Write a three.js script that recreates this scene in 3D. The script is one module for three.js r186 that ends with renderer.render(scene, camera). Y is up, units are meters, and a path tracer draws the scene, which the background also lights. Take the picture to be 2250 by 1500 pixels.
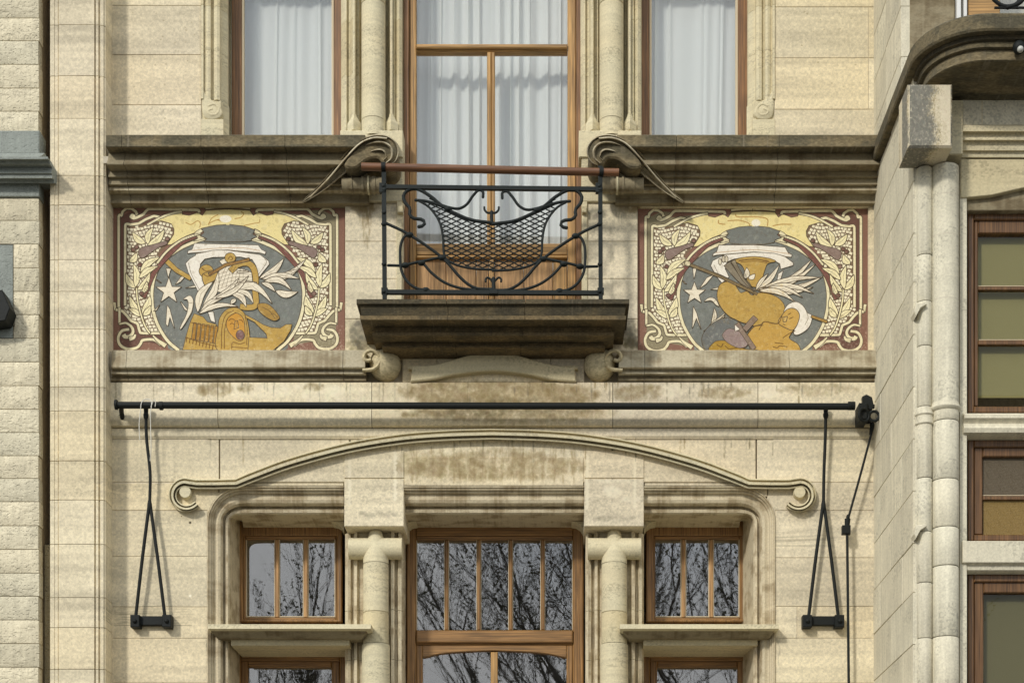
import * as THREE from 'three';
import { mergeGeometries, toCreasedNormals } from 'three/addons/utils/BufferGeometryUtils.js';

// ---------------------------------------------------------------- camera, sky, sun, exposure
// The photograph was taken from the far pavement with the verticals kept upright (shifted lens).
const S = 300, D = 12, VX = 1212, VY = 2150, CX = 0.29, EY = 1.6;
const scene = new THREE.Scene();
const camera = new THREE.PerspectiveCamera(2 * Math.atan(VY / (S * D)) * 180 / Math.PI, (2 * VX) / (2 * VY), 0.1, 400);
camera.position.set(CX, EY, D);
camera.lookAt(CX, EY, 0);
camera.setViewOffset(2 * VX, 2 * VY, 0, 0, 2250, 1500);
camera.updateProjectionMatrix();
const renderer = new THREE.WebGLRenderer({ antialias: true });
renderer.toneMapping = THREE.LinearToneMapping;
renderer.toneMappingExposure = 1.01;
renderer.shadowMap.enabled = true;
const SUN = new THREE.Vector3(-0.472, 0.5, 0.726).normalize();
const sun = new THREE.DirectionalLight(new THREE.Color(1.0, 0.955, 0.875), 2.2);
sun.position.copy(SUN).multiplyScalar(40).add(new THREE.Vector3(0, 6, 0));
sun.target.position.set(0, 6, 0);
sun.castShadow = true; sun.shadow.radius = 12;
sun.shadow.mapSize.set(4096, 4096);
Object.assign(sun.shadow.camera, { left: -8, right: 8, top: 8, bottom: -8, near: 1, far: 90 });
scene.add(sun, sun.target);

// seeded random numbers and tileable noise
let seedState = 12345;
const rnd = () => { seedState = (seedState * 1664525 + 1013904223) >>> 0; return seedState / 4294967296; };
const rr = (a, b) => a + (b - a) * rnd();
const hash = (x, y, s) => { let h = Math.imul(x, 374761393) ^ Math.imul(y, 668265263) ^ Math.imul(s, 2147483647 - 91); h = Math.imul(h ^ (h >>> 13), 1274126177); return ((h ^ (h >>> 16)) >>> 0) / 4294967296; };
function noise(u, v, nx, ny, s) {            // value noise with period nx, ny cells over u, v in 0..1
  const x = u * nx, y = v * ny, xi = Math.floor(x), yi = Math.floor(y);
  let fx = x - xi, fy = y - yi; fx = fx * fx * (3 - 2 * fx); fy = fy * fy * (3 - 2 * fy);
  const a = ((xi % nx) + nx) % nx, b = (a + 1) % nx, c = ((yi % ny) + ny) % ny, d = (c + 1) % ny;
  const p = hash(a, c, s), q = hash(b, c, s), r = hash(a, d, s), t = hash(b, d, s);
  return p + (q - p) * fx + (r - p) * fy + (p - q - r + t) * fx * fy;
}
function fbm(u, v, nx, ny, oct, s) { let a = 0, w = 0.5, t = 0; for (let o = 0; o < oct; o++) { a += w * noise(u, v, nx << o, ny << o, s + o * 7); t += w; w *= 0.55; } return a / t; }
const smooth = (a, b, x) => { const t = Math.min(1, Math.max(0, (x - a) / (b - a))); return t * t * (3 - 2 * t); };
const mixv = (a, b, t) => a + (b - a) * t;

// sky: bright thin overcast with soft cloud, the same all round
{
  const W = 512, H = 256, data = new Float32Array(W * H * 4);
  for (let j = 0; j < H; j++) for (let i = 0; i < W; i++) {
    const u = i / W, v = j / H, el = (v - 0.5) * Math.PI;
    const e = Math.max(0, Math.sin(el));
    const cl = smooth(0.38, 0.66, fbm(u, v, 10, 10, 5, 3));
    const lum = 0.74 + 0.62 * e, base = [0.81 * lum, 0.89 * lum, 0.98 * lum], cloud = [1.12 * lum, 1.13 * lum, 1.13 * lum];   // pale overcast, brighter overhead
    const k = (j * W + i) * 4;
    for (let c = 0; c < 3; c++) data[k + c] = el < 0 ? 0.3 : mixv(base[c], cloud[c], cl * 0.9);
    data[k + 3] = 1;
  }
  const sky = new THREE.DataTexture(data, W, H, THREE.RGBAFormat, THREE.FloatType);
  sky.mapping = THREE.EquirectangularReflectionMapping; sky.magFilter = THREE.LinearFilter; sky.needsUpdate = true;
  scene.background = sky; scene.environment = sky;
  scene.backgroundIntensity = 1.0; scene.environmentIntensity = 1.0;
}

// ---------------------------------------------------------------- plan of the front: (px, py) are points of a survey of the front, 300 to the metre, taken at depth z
const kz = (z) => (D - z) / D;
const X = (px, z = 0) => CX + (px - VX) / S * kz(z);
const Y = (py, z = 0) => EY + (VY - py) / S * kz(z);
const V = (px, py, z = 0) => new THREE.Vector3(X(px, z), Y(py, z), z);
const PXof = (x) => (x - CX) * S + VX, PYof = (y) => VY - (y - EY) * S;

// ---------------------------------------------------------------- things and parts
const taken = new Map();
const numbered = (n) => { const k = taken.get(n) || 0; taken.set(n, k + 1); return k ? n + '_' + String(k).padStart(3, '0') : n; };
function thing(name, label, category, base = [0, 0, 0], group) {
  const o = new THREE.Group(); o.name = numbered(name); o.position.set(...base);
  o.userData = { label, category }; if (group) o.userData.group = group;
  scene.add(o); return o;
}
const isThing = (p) => p.isGroup && p.parent === scene;
function part(name, geo, mat, parent, label) {
  if (Array.isArray(geo)) geo = merge(geo);
  const m = new THREE.Mesh(geo, mat); m.name = name; m.castShadow = m.receiveShadow = true;
  if (isThing(parent)) m.position.copy(parent.position).negate();
  if (label) m.userData.label = label;
  parent.add(m); return m;
}
function structure(name, geo, mat, label) {
  const m = new THREE.Mesh(geo, mat); m.name = name; m.castShadow = m.receiveShadow = true;
  m.userData = { kind: 'structure', label, category: name }; scene.add(m); return m;
}
// ---------------------------------------------------------------- geometry helpers (all results: non-indexed, position + normal + uv in metres)
function finish(g, crease = 0.6) {
  if (g.index) g = g.toNonIndexed();
  for (const n of Object.keys(g.attributes)) if (n !== 'position') g.deleteAttribute(n);
  g = toCreasedNormals(g, crease);
  return metric(g);
}
function metric(g) {
  const p = g.attributes.position, uv = new Float32Array(p.count * 2), a = new THREE.Vector3(), b = new THREE.Vector3(), c = new THREE.Vector3();
  for (let i = 0; i < p.count; i += 3) {
    a.fromBufferAttribute(p, i); b.fromBufferAttribute(p, i + 1); c.fromBufferAttribute(p, i + 2);
    const n = b.clone().sub(a).cross(c.clone().sub(a)), ax = Math.abs(n.x), ay = Math.abs(n.y), az = Math.abs(n.z);
    [a, b, c].forEach((q, k) => { uv[(i + k) * 2] = q.x + (ax > az && ax > ay ? q.z : 0); uv[(i + k) * 2 + 1] = q.y + (ay > az && ay > ax ? q.z : 0); });
  }
  g.setAttribute('uv', new THREE.BufferAttribute(uv, 2)); return g;
}
function merge(list) { return mergeGeometries(list.map((g) => (g.index ? g.toNonIndexed() : g))); }
function fromTris(t) { const g = new THREE.BufferGeometry(); g.setAttribute('position', new THREE.Float32BufferAttribute(t, 3)); return g; }
function flip(g) { const p = g.attributes.position; for (let i = 0; i < p.count; i += 3) { for (const k of ['X', 'Y', 'Z']) { const s = p['get' + k](i + 1); p['set' + k](i + 1, p['get' + k](i + 2)); p['set' + k](i + 2, s); } } return g; }
const quadTo = (t, a, b, c, d) => t.push(...a, ...b, ...c, ...a, ...c, ...d);
// stone block with a small arris; world box [x0,x1] [y0,y1], front zf, back zb
function wblock(x0, y0, x1, y1, zf, zb, c = 0.004) {
  const t = [], f = [[x0 + c, y0 + c, zf], [x1 - c, y0 + c, zf], [x1 - c, y1 - c, zf], [x0 + c, y1 - c, zf]], m = [[x0, y0, zf - c], [x1, y0, zf - c], [x1, y1, zf - c], [x0, y1, zf - c]], b = [[x0, y0, zb], [x1, y0, zb], [x1, y1, zb], [x0, y1, zb]];
  quadTo(t, ...f);
  for (let i = 0; i < 4; i++) { const j = (i + 1) % 4; quadTo(t, m[i], m[j], f[j], f[i]); quadTo(t, b[i], b[j], m[j], m[i]); }
  quadTo(t, b[3], b[2], b[1], b[0]);
  return finish(fromTris(t), 0.2);
}
const block = (px0, py0, px1, py1, zf, zb, c) => wblock(X(px0, zf), Y(py1, zf), X(px1, zf), Y(py0, zf), zf, zb, c);
const box = (px0, py0, px1, py1, zf, zb) => block(px0, py0, px1, py1, zf, zb, 0.003);
// stepped or sloping course: rectangle at the top, another at the bottom
function taper(a, b, zb) {                    // a, b: [px0, px1, py, z]
  const r = ([p0, p1, py, z]) => [[X(p0, z), Y(py, z), zb], [X(p1, z), Y(py, z), zb], [X(p1, z), Y(py, z), z], [X(p0, z), Y(py, z), z]];
  const A = r(a), B = r(b), t = [];
  for (let i = 0; i < 4; i++) { const j = (i + 1) % 4; quadTo(t, A[i], B[i], B[j], A[j]); }
  quadTo(t, A[3], A[2], A[1], A[0]); quadTo(t, ...B);
  const g = fromTris(t); g.computeBoundingBox();
  return finish(orient(g), 0.3);
}
// turn faces outward from the middle of a convex solid
function orient(g) {
  g.computeBoundingBox(); const m = g.boundingBox.getCenter(new THREE.Vector3()), p = g.attributes.position, a = new THREE.Vector3(), b = new THREE.Vector3(), c = new THREE.Vector3();
  for (let i = 0; i < p.count; i += 3) {
    a.fromBufferAttribute(p, i); b.fromBufferAttribute(p, i + 1); c.fromBufferAttribute(p, i + 2);
    const n = b.clone().sub(a).cross(c.clone().sub(a)), o = a.clone().add(b).add(c).divideScalar(3).sub(m);
    if (n.dot(o) < 0) { p.setXYZ(i + 1, c.x, c.y, c.z); p.setXYZ(i + 2, b.x, b.y, b.z); }
  }
  return g;
}
const shapeOf = (pts) => new THREE.Shape(pts.map((p) => new THREE.Vector2(p[0], p[1])));
// polygon in front coordinates, front face at zf, back at zb
function poly(pts, zf, zb, bevel = 0.003, holes = [], crease = 0.5) {
  const sh = shapeOf(pts.map(([x, y]) => [X(x, zf), Y(y, zf)]));
  for (const h of holes) sh.holes.push(new THREE.Path(h.map(([x, y]) => new THREE.Vector2(X(x, zf), Y(y, zf)))));
  const g = new THREE.ExtrudeGeometry(sh, { depth: Math.max(0.0005, zf - zb - bevel), bevelEnabled: bevel > 0, bevelThickness: bevel, bevelSize: bevel, bevelOffset: -bevel, bevelSegments: 1, curveSegments: 4 });
  g.translate(0, 0, zb);
  return finish(g, crease);
}
// horizontal moulding: profile [[py, z], ...] from top to bottom, run along x
function hmould(profile, px0, px1, zb = -0.08, zref = 0, crease = 0.5) {
  const pts = profile.map(([py, z]) => [z, Y(py, z)]); pts.push([zb, pts[pts.length - 1][1]], [zb, pts[0][1]]);
  const x0 = X(px0, zref), g = new THREE.ExtrudeGeometry(shapeOf(pts), { depth: X(px1, zref) - x0, bevelEnabled: false });
  const n = g.index ? g.toNonIndexed() : g, p = n.attributes.position;
  for (let i = 0; i < p.count; i++) p.setXYZ(i, x0 + p.getZ(i), p.getY(i), p.getX(i));
  return finish(flip(n), crease);
}
// vertical moulding: profile [[px, z], ...] from left to right, run along y
function vmould(profile, py0, py1, zb = -0.5, zref = 0, crease = 0.5) {
  const pts = profile.map(([px, z]) => [X(px, z), z]); pts.push([pts[pts.length - 1][0], zb], [pts[0][0], zb]);
  const y0 = Y(py1, zref), g = new THREE.ExtrudeGeometry(shapeOf(pts), { depth: Y(py0, zref) - y0, bevelEnabled: false });
  const n = g.index ? g.toNonIndexed() : g, p = n.attributes.position;
  for (let i = 0; i < p.count; i++) p.setXYZ(i, p.getX(i), y0 + p.getZ(i), p.getY(i));
  return finish(flip(n), crease);
}
// moulding that follows a line on the front: offsets to the left-hand side of the path's direction (seen on the front, y down)
function sweep(path, profile, scale = null, crease = 0.5) {
  const n = path.length, rows = [];
  for (let i = 0; i < n; i++) {
    const a = path[Math.max(0, i - 1)], b = path[i], c = path[Math.min(n - 1, i + 1)];
    let d1 = [b[0] - a[0], b[1] - a[1]], d2 = [c[0] - b[0], c[1] - b[1]];
    if (i === 0) d1 = d2; if (i === n - 1) d2 = d1;
    const l1 = Math.hypot(...d1) || 1, l2 = Math.hypot(...d2) || 1, n1 = [d1[1] / l1, -d1[0] / l1], n2 = [d2[1] / l2, -d2[0] / l2];
    let m = [n1[0] + n2[0], n1[1] + n2[1]]; const l = Math.hypot(...m) || 1; m = [m[0] / l, m[1] / l];
    const k = 1 / Math.max(0.5, m[0] * n1[0] + m[1] * n1[1]), s = scale ? scale(i / (n - 1)) : 1;
    rows.push(profile.map(([o, z]) => { const zz = Array.isArray(s) ? z * s[1] + (s[2] || 0) : z, f = Array.isArray(s) ? s[0] : s; return [X(b[0] + m[0] * o * k * f, zz), Y(b[1] + m[1] * o * k * f, zz), zz]; }));
  }
  const t = [];
  for (let i = 0; i < n - 1; i++) for (let j = 0; j < profile.length - 1; j++) quadTo(t, rows[i][j], rows[i][j + 1], rows[i + 1][j + 1], rows[i + 1][j]);
  for (const r of [rows[0], rows[n - 1]]) for (let j = 1; j < r.length - 1; j++) t.push(...r[0], ...r[j], ...r[j + 1]);
  return finish(fromTris(t), crease);
}
// smooth curve through points
function curve(pts, n = 24, closed = false, tension = 0.5) {
  const c = new THREE.CatmullRomCurve3(pts.map((p) => new THREE.Vector3(p[0], p[1], 0)), closed, 'catmullrom', tension);
  const out = c.getPoints(n).map((v) => [v.x, v.y]); if (closed) out.pop(); return out;
}
const mirrorX = (pts, c) => pts.map(([x, y]) => [2 * c - x, y]);
// round bar along world points
function rod(pts, r, seg = 8, n = 0, smoothIt = true) {
  const c = smoothIt ? new THREE.CatmullRomCurve3(pts) : new THREE.CurvePath();
  if (!smoothIt) for (let i = 0; i < pts.length - 1; i++) c.add(new THREE.LineCurve3(pts[i], pts[i + 1]));
  const g = new THREE.TubeGeometry(c, n || Math.max(2, pts.length * 5), r, seg, false).toNonIndexed();
  const caps = [];
  for (const [p, q] of [[pts[0], pts[1]], [pts[pts.length - 1], pts[pts.length - 2]]]) {
    const s = new THREE.SphereGeometry(r, seg, 4).toNonIndexed(); s.translate(p.x, p.y, p.z); caps.push(s);
  }
  for (const h of [g, ...caps]) h.deleteAttribute('uv');
  return metric(merge([g, ...caps]));
}
function cyl(a, b, r0, r1 = r0, seg = 16) {
  const d = b.clone().sub(a), g = new THREE.CylinderGeometry(r1, r0, d.length(), seg, 1).toNonIndexed();
  g.applyQuaternion(new THREE.Quaternion().setFromUnitVectors(new THREE.Vector3(0, 1, 0), d.clone().normalize()));
  const m = a.clone().add(b).multiplyScalar(0.5); g.translate(m.x, m.y, m.z);
  return metric(g);
}
function lathe(prof, x, z, seg = 28) {       // prof [[radius, y], ...] bottom to top
  const g = new THREE.LatheGeometry(prof.map((p) => new THREE.Vector2(p[0], p[1])), seg); g.translate(x, 0, z);
  return finish(g, 0.7);
}
function ball(p, r, sx = 1, sy = 1, sz = 1) { const g = new THREE.SphereGeometry(r, 14, 10).toNonIndexed(); g.scale(sx, sy, sz); g.translate(p.x, p.y, p.z); return metric(g); }

// ---------------------------------------------------------------- materials
function makeTex(w, h, fn, srgb) {            // fn(u, v) -> [r, g, b] 0..1
  const d = new Uint8Array(w * h * 4);
  for (let j = 0; j < h; j++) for (let i = 0; i < w; i++) { const c = fn((i + 0.5) / w, (j + 0.5) / h), k = (j * w + i) * 4; d[k] = Math.max(0, Math.min(255, c[0] * 255)); d[k + 1] = Math.max(0, Math.min(255, c[1] * 255)); d[k + 2] = Math.max(0, Math.min(255, c[2] * 255)); d[k + 3] = 255; }
  const t = new THREE.DataTexture(d, w, h, THREE.RGBAFormat); t.wrapS = t.wrapT = THREE.RepeatWrapping; t.magFilter = THREE.LinearFilter; if (srgb) t.colorSpace = THREE.SRGBColorSpace; t.needsUpdate = true; return t;
}
const scaled = (t, sx, sy = sx, ox = 0, oy = 0) => { const c = t.clone(); c.repeat.set(1 / sx, 1 / sy); c.offset.set(ox, oy); c.needsUpdate = true; return c; };
const g3 = (v) => [v, v, v];
// fine pitted limestone relief, and bedding
const stoneBump = makeTex(1024, 1024, (u, v) => {
  let h = 0.55 + 0.25 * (fbm(u, v, 60, 90, 4, 11) - 0.5) + 0.12 * (fbm(u, v, 6, 60, 3, 15) - 0.5);
  const pit = noise(u, v, 90, 150, 21) * smooth(0.45, 0.7, fbm(u, v, 5, 14, 3, 24));
  h -= 0.3 * smooth(0.62, 0.85, pit);
  return g3(h);
});
const roughBump = makeTex(512, 512, (u, v) => { const p = noise(u, v, 44, 60, 31); return g3(0.5 + 0.6 * (fbm(u, v, 24, 30, 4, 33) - 0.5) - 0.4 * smooth(0.66, 0.9, p)); });
const crustMap = makeTex(1024, 512, (u, v) => {   // weathered stone: soot crust, lichen, wash streaks
  const n = fbm(u, v, 10, 14, 5, 41), st = fbm(u, v, 90, 3, 3, 45), f = fbm(u, v, 120, 120, 2, 48);
  const soot = 0.8 * smooth(0.36, 0.66, 0.8 * n + 0.2 * st), wash = smooth(0.60, 0.8, st * 0.7 + n * 0.3);
  const k = 0.66 + 0.3 * (f - 0.5);
  const clean = [0.80 * k + 0.08, 0.75 * k + 0.06, 0.64 * k + 0.02], dirt = [0.52 * k + 0.07, 0.50 * k + 0.065, 0.43 * k + 0.045];
  return clean.map((c, i) => mixv(mixv(c, dirt[i], soot), 0.86 - 0.06 * i, wash * 0.35));
}, true);
const stainMap = makeTex(1024, 512, (u, v) => {   // cream stone with brown rain stains
  const n = fbm(u, v, 9, 12, 5, 141), st = fbm(u, v, 70, 3, 3, 145), f = fbm(u, v, 130, 130, 2, 148);
  const s = 0.75 * smooth(0.42, 0.72, 0.7 * n + 0.3 * st), l = 1 + 0.14 * (f - 0.5);
  return [mixv(0.855, 0.60, s) * l, mixv(0.815, 0.535, s) * l, mixv(0.71, 0.42, s) * l];
}, true);
const stoneMap = makeTex(1024, 1024, (u, v) => {  // clean pale limestone, bedding marks, brown pits
  const n = fbm(u, v, 5, 9, 5, 51), bed = fbm(u, v, 3, 70, 4, 55), f = fbm(u, v, 170, 170, 2, 58);
  const pit = smooth(0.5, 0.72, noise(u, v, 120, 170, 61) * smooth(0.42, 0.66, fbm(u, v, 4, 16, 3, 64)));
  const l = 1 + 0.10 * (n - 0.5) + 0.10 * (bed - 0.5) + 0.12 * (f - 0.5) - 0.10 * pit;
  const w = 0.03 * (fbm(u, v, 4, 4, 3, 67) - 0.5);
  return [0.862 * l + w, 0.832 * l, 0.715 * l - w];
}, true);
const greyStoneMap = makeTex(1024, 1024, (u, v) => {
  const n = fbm(u, v, 5, 6, 5, 71), st = fbm(u, v, 60, 4, 3, 73), f = fbm(u, v, 170, 170, 2, 75);
  const pit = smooth(0.52, 0.74, noise(u, v, 130, 150, 77) * smooth(0.4, 0.7, fbm(u, v, 5, 9, 3, 79)));
  const l = 1 + 0.16 * (n - 0.5) + 0.12 * (st - 0.5) + 0.14 * (f - 0.5) - 0.10 * pit;
  return [0.85 * l, 0.825 * l, 0.735 * l];
}, true);
const woodMap = makeTex(512, 1024, (u, v) => {
  const g = fbm(u, v, 60, 4, 4, 81), f = fbm(u, v, 200, 12, 2, 84), p = fbm(u, v, 6, 5, 3, 87);
  const l = 0.72 + 0.5 * (g - 0.5) + 0.35 * (f - 0.5) + 0.3 * (p - 0.5);
  return [l * 1.0, l * 0.86 + 0.02 * (p - 0.5), l * 0.70 + 0.03 * (p - 0.5)];
}, true);
const woodMapAcross = (() => { const t = makeTex(1024, 512, (u, v) => { const g = fbm(u, v, 4, 60, 4, 91), f = fbm(u, v, 12, 200, 2, 94), p = fbm(u, v, 5, 6, 3, 97), l = 0.72 + 0.5 * (g - 0.5) + 0.35 * (f - 0.5) + 0.3 * (p - 0.5); return [l, l * 0.86, l * 0.70]; }, true); return t; })();

// the front's own colour map: limestone plus the stains and repairs that the photograph shows, in their places
const FW = 2450, FH = 1750, TW = 2048, TH = 1463, TK = TW / FW;
const facade = document.createElement('canvas'); facade.width = TW; facade.height = TH;
{
  const c = facade.getContext('2d'), im = c.createImageData(TW, TH), d = im.data;
  for (let j = 0; j < TH; j++) for (let i = 0; i < TW; i++) {
    const u = i / 512, v = j / 512;
    const n = fbm(u, v, 5, 8, 4, 101), bed = fbm(u, v, 2, 44, 3, 105), f = hash(i, j, 5) - 0.5, f2 = noise(u, v, 150, 150, 108) - 0.5;
    const pit = smooth(0.5, 0.72, noise(u, v, 170, 230, 111) * smooth(0.48, 0.7, fbm(u, v, 2, 9, 3, 114)));
    const big = fbm(i / TW, j / TH, 5, 4, 3, 117) - 0.5;
    const l = 1 + 0.08 * (n - 0.5) + 0.18 * (bed - 0.5) + 0.12 * f + 0.12 * f2 - 0.07 * pit + 0.05 * big, k = (j * TW + i) * 4;
    d[k] = 219 * l; d[k + 1] = 208 * l; d[k + 2] = (181 - 10 * big) * l; d[k + 3] = 255;
  }
  c.putImageData(im, 0, 0);
  c.scale(TK, TK); c.translate(100, 100);
  // grainy patch of stain or repair: many small overlapping dabs inside an ellipse with a ragged edge
  const patch = (x, y, rx, ry, col, a, n = 260, size = 5) => {
    for (let i = 0; i < n; i++) {
      const t = rnd() * 6.283, r = Math.sqrt(rnd()) * (0.75 + 0.45 * noise(t / 6.283, 0.3, 9, 2, (x + y) | 0));
      c.globalAlpha = a * (0.5 + 0.7 * rnd()); c.fillStyle = col; c.beginPath();
      c.ellipse(x + Math.cos(t) * r * rx, y + Math.sin(t) * r * ry, size * (0.4 + rnd()), size * (0.4 + rnd()), rnd() * 3, 0, 7); c.fill();
    }
    c.globalAlpha = 1;
  };
  const streak = (x, y0, y1, w, col, a) => { for (let i = 0; i < (y1 - y0) * w / 10; i++) { const y = y0 + (y1 - y0) * Math.pow(rnd(), 1.4), q = 1 - (y - y0) / (y1 - y0); c.globalAlpha = a * (0.4 + 0.6 * rnd()); c.fillStyle = col; c.beginPath(); c.ellipse(x + rr(-w, w) * (0.3 + 0.7 * q), y, rr(0.8, 2.2), rr(3, 10), 0, 0, 7); c.fill(); } c.globalAlpha = 1; };
  const pick3 = (a) => a[Math.floor(rnd() * a.length)];
  const BR = '#7d6a45', DK = '#5a5238', WH = '#efe6cc', GR = '#6b675a';
  // band under the lower mouldings: brown wash in the middle, chalky patches either side
  patch(1100, 872, 225, 32, BR, 0.085, 1500, 8); patch(1110, 912, 225, 20, BR, 0.085, 1100, 6); patch(1000, 905, 130, 22, DK, 0.10, 400, 5); patch(1180, 900, 150, 22, DK, 0.08, 380, 5); patch(880, 880, 40, 40, WH, 0.10, 160, 6);
  patch(620, 862, 170, 18, WH, 0.11, 500, 6); patch(760, 880, 90, 30, WH, 0.10, 400, 6); patch(860, 895, 30, 36, WH, 0.12, 200, 5);
  patch(470, 862, 40, 14, BR, 0.09, 160, 6); patch(690, 855, 22, 8, BR, 0.10, 90, 4); patch(540, 858, 18, 9, BR, 0.09, 80, 4);
  patch(1400, 868, 60, 18, BR, 0.09, 260, 6); patch(1470, 865, 26, 16, WH, 0.13, 160, 5); patch(1690, 862, 30, 22, WH, 0.13, 200, 5); patch(1590, 868, 60, 14, BR, 0.09, 240, 5); patch(1790, 860, 90, 14, BR, 0.07, 260, 5); patch(1360, 905, 40, 20, WH, 0.12, 180, 5);
  patch(1080, 1025, 190, 34, BR, 0.085, 900, 8); patch(930, 1020, 60, 30, BR, 0.06, 260, 7);
  for (let i = 0; i < 26; i++) streak(890 + i * 15 + rr(-5, 5), 985, 1060, 6, i % 3 ? BR : WH, 0.12);
  // repairs and light mortar along joints
  for (const [x, y0, y1, a] of [[868, 988, 1100, 0.7], [768, 1000, 1110, 0.4], [1290, 1000, 1120, 0.6], [1395, 1000, 1120, 0.5], [480, 945, 1050, 0.3], [818, 845, 935, 0.25], [1346, 845, 935, 0.3]]) for (let y = y0; y < y1; y += 1.5) { c.globalAlpha = a * (0.4 + 0.6 * rnd()); c.fillStyle = WH; c.beginPath(); c.ellipse(x + rr(-2, 2), y, rr(1.5, 4.5), 2.5, 0, 0, 7); c.fill(); }
  c.globalAlpha = 1;
  patch(1345, 1080, 24, 12, WH, 0.2, 120, 4); patch(1385, 1098, 24, 6, WH, 0.2, 70, 3); patch(1345, 1057, 40, 4, WH, 0.25, 90, 3);
  patch(830, 1130, 50, 8, GR, 0.07, 90, 4); patch(1350, 1140, 50, 8, GR, 0.07, 90, 4);
  // thin runs of dirt under the projecting courses
  for (let i = 0; i < 120; i++) { const low = i % 3 === 0, x = low ? rr(460, 1700) : rr(250, 1915), y = low ? 966 : 842; streak(x, y, y + rr(14, 60), rr(0.8, 2.2), pick3([BR, GR, DK]), rr(0.12, 0.3)); }
  for (const x of [1705, 1712, 470, 455, 800, 1368]) streak(x, 1405, 1405 + rr(30, 80), 3, GR, 0.2);
  // rain wash under the rail brackets
  patch(800, 448, 34, 20, BR, 0.13, 240, 5); streak(805, 440, 545, 16, BR, 0.16); streak(800, 440, 490, 26, BR, 0.12);
  patch(1380, 448, 30, 20, BR, 0.13, 240, 5); streak(1365, 450, 490, 20, GR, 0.12); streak(1345, 450, 650, 8, GR, 0.07); patch(1310, 470, 20, 12, GR, 0.10, 120, 5);
  // black crust beside the balcony slab
  patch(790, 735, 24, 34, GR, 0.13, 300, 5); patch(1385, 735, 18, 30, GR, 0.13, 240, 5); patch(790, 760, 30, 14, DK, 0.09, 160, 4); patch(1386, 755, 18, 14, DK, 0.09, 140, 4);
  // small pits with dark edges on the upper walls
  for (let i = 0; i < 90; i++) { const left = rnd() < 0.6, x = left ? rr(280, 430) : rr(1715, 1900), y = rr(20, 280); c.globalAlpha = rr(0.15, 0.5); c.fillStyle = '#6b5a38'; c.beginPath(); c.ellipse(x, y, rr(0.8, 2.6), rr(0.5, 1.4), rr(-0.4, 0.4), 0, 7); c.fill(); }
  for (let i = 0; i < 160; i++) { c.globalAlpha = rr(0.1, 0.4); c.fillStyle = '#6f6043'; c.beginPath(); c.ellipse(rnd() < 0.5 ? rr(245, 450) : rr(1710, 1915), rr(950, 1500), rr(0.6, 2), rr(0.5, 1.2), 0, 0, 7); c.fill(); }
  c.globalAlpha = 0.9; c.fillStyle = '#3a3120'; c.beginPath(); c.arc(417, 1148, 2.6, 0, 7); c.fill(); c.beginPath(); c.arc(398, 1134, 1.3, 0, 7); c.fill();
  c.fillStyle = '#fff7e2'; c.beginPath(); c.arc(417, 1309, 3, 0, 7); c.fill();
  // grey drag lines of an old repair near the arm plates
  c.strokeStyle = '#77705c'; for (let i = 0; i < 34; i++) { c.globalAlpha = rr(0.1, 0.35); c.lineWidth = rr(0.6, 1.6); const y = rr(1333, 1375); c.beginPath(); c.moveTo(246 + rr(0, 40), y); c.lineTo(246 + rr(90, 180), y + rr(-7, 5)); c.stroke(); }
  for (let i = 0; i < 22; i++) { c.globalAlpha = rr(0.1, 0.3); c.lineWidth = rr(0.6, 1.4); const y = rr(1165, 1200); c.beginPath(); c.moveTo(1700, y); c.lineTo(1700 + rr(60, 150), y + rr(-9, 2)); c.stroke(); }
  c.globalAlpha = 1;
}
const facadeTex = new THREE.CanvasTexture(facade); facadeTex.colorSpace = THREE.SRGBColorSpace; facadeTex.wrapS = facadeTex.wrapT = THREE.RepeatWrapping;
{ // metres -> the map
  const kx = S / FW, ky = S / FH; facadeTex.repeat.set(kx, ky);
  facadeTex.offset.set((VX - CX * S + 100) / FW, 1 - (VY + EY * S + 100) / FH);
}
const std = (o) => new THREE.MeshStandardMaterial({ roughness: 0.9, metalness: 0, ...o });
const tint = (r, g, b) => new THREE.Color().setRGB(r, g, b);
const bumpFine = scaled(stoneBump, 1.1), bumpMid = scaled(roughBump, 0.6);
const ashlar = [[0.97, 0.96, 0.94], [0.90, 0.885, 0.86], [1.0, 0.985, 0.95], [0.95, 0.915, 0.85], [0.90, 0.885, 0.86], [0.93, 0.90, 0.84]].map((t, i) => std({ name: 'limestone_' + i, map: facadeTex, color: tint(...t), bumpMap: bumpFine, bumpScale: 0.0018, roughness: 0.92 }));
const pick = (a) => a[Math.floor(rnd() * a.length)];
const carved = std({ name: 'carved_limestone', map: scaled(stoneMap, 1.3), color: tint(0.90, 0.87, 0.82), bumpMap: bumpFine, bumpScale: 0.0016 });
const carvedWarm = std({ name: 'carved_limestone_warm', map: scaled(stoneMap, 1.7, 1.7, 0.3, 0.2), color: tint(0.84, 0.79, 0.70), bumpMap: bumpFine, bumpScale: 0.0016 });
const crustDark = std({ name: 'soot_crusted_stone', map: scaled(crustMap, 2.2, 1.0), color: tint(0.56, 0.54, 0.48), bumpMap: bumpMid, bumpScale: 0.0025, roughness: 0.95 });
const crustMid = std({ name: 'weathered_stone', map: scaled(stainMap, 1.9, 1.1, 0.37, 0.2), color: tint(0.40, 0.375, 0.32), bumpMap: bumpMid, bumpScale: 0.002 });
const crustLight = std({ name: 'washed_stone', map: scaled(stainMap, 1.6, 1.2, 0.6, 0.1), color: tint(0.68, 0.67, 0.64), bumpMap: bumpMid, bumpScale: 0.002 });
const slabStone = std({ name: 'balcony_stone', map: scaled(crustMap, 1.4, 1.3, 0.15, 0.6), color: tint(0.46, 0.40, 0.30), bumpMap: bumpMid, bumpScale: 0.0025 });
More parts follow.
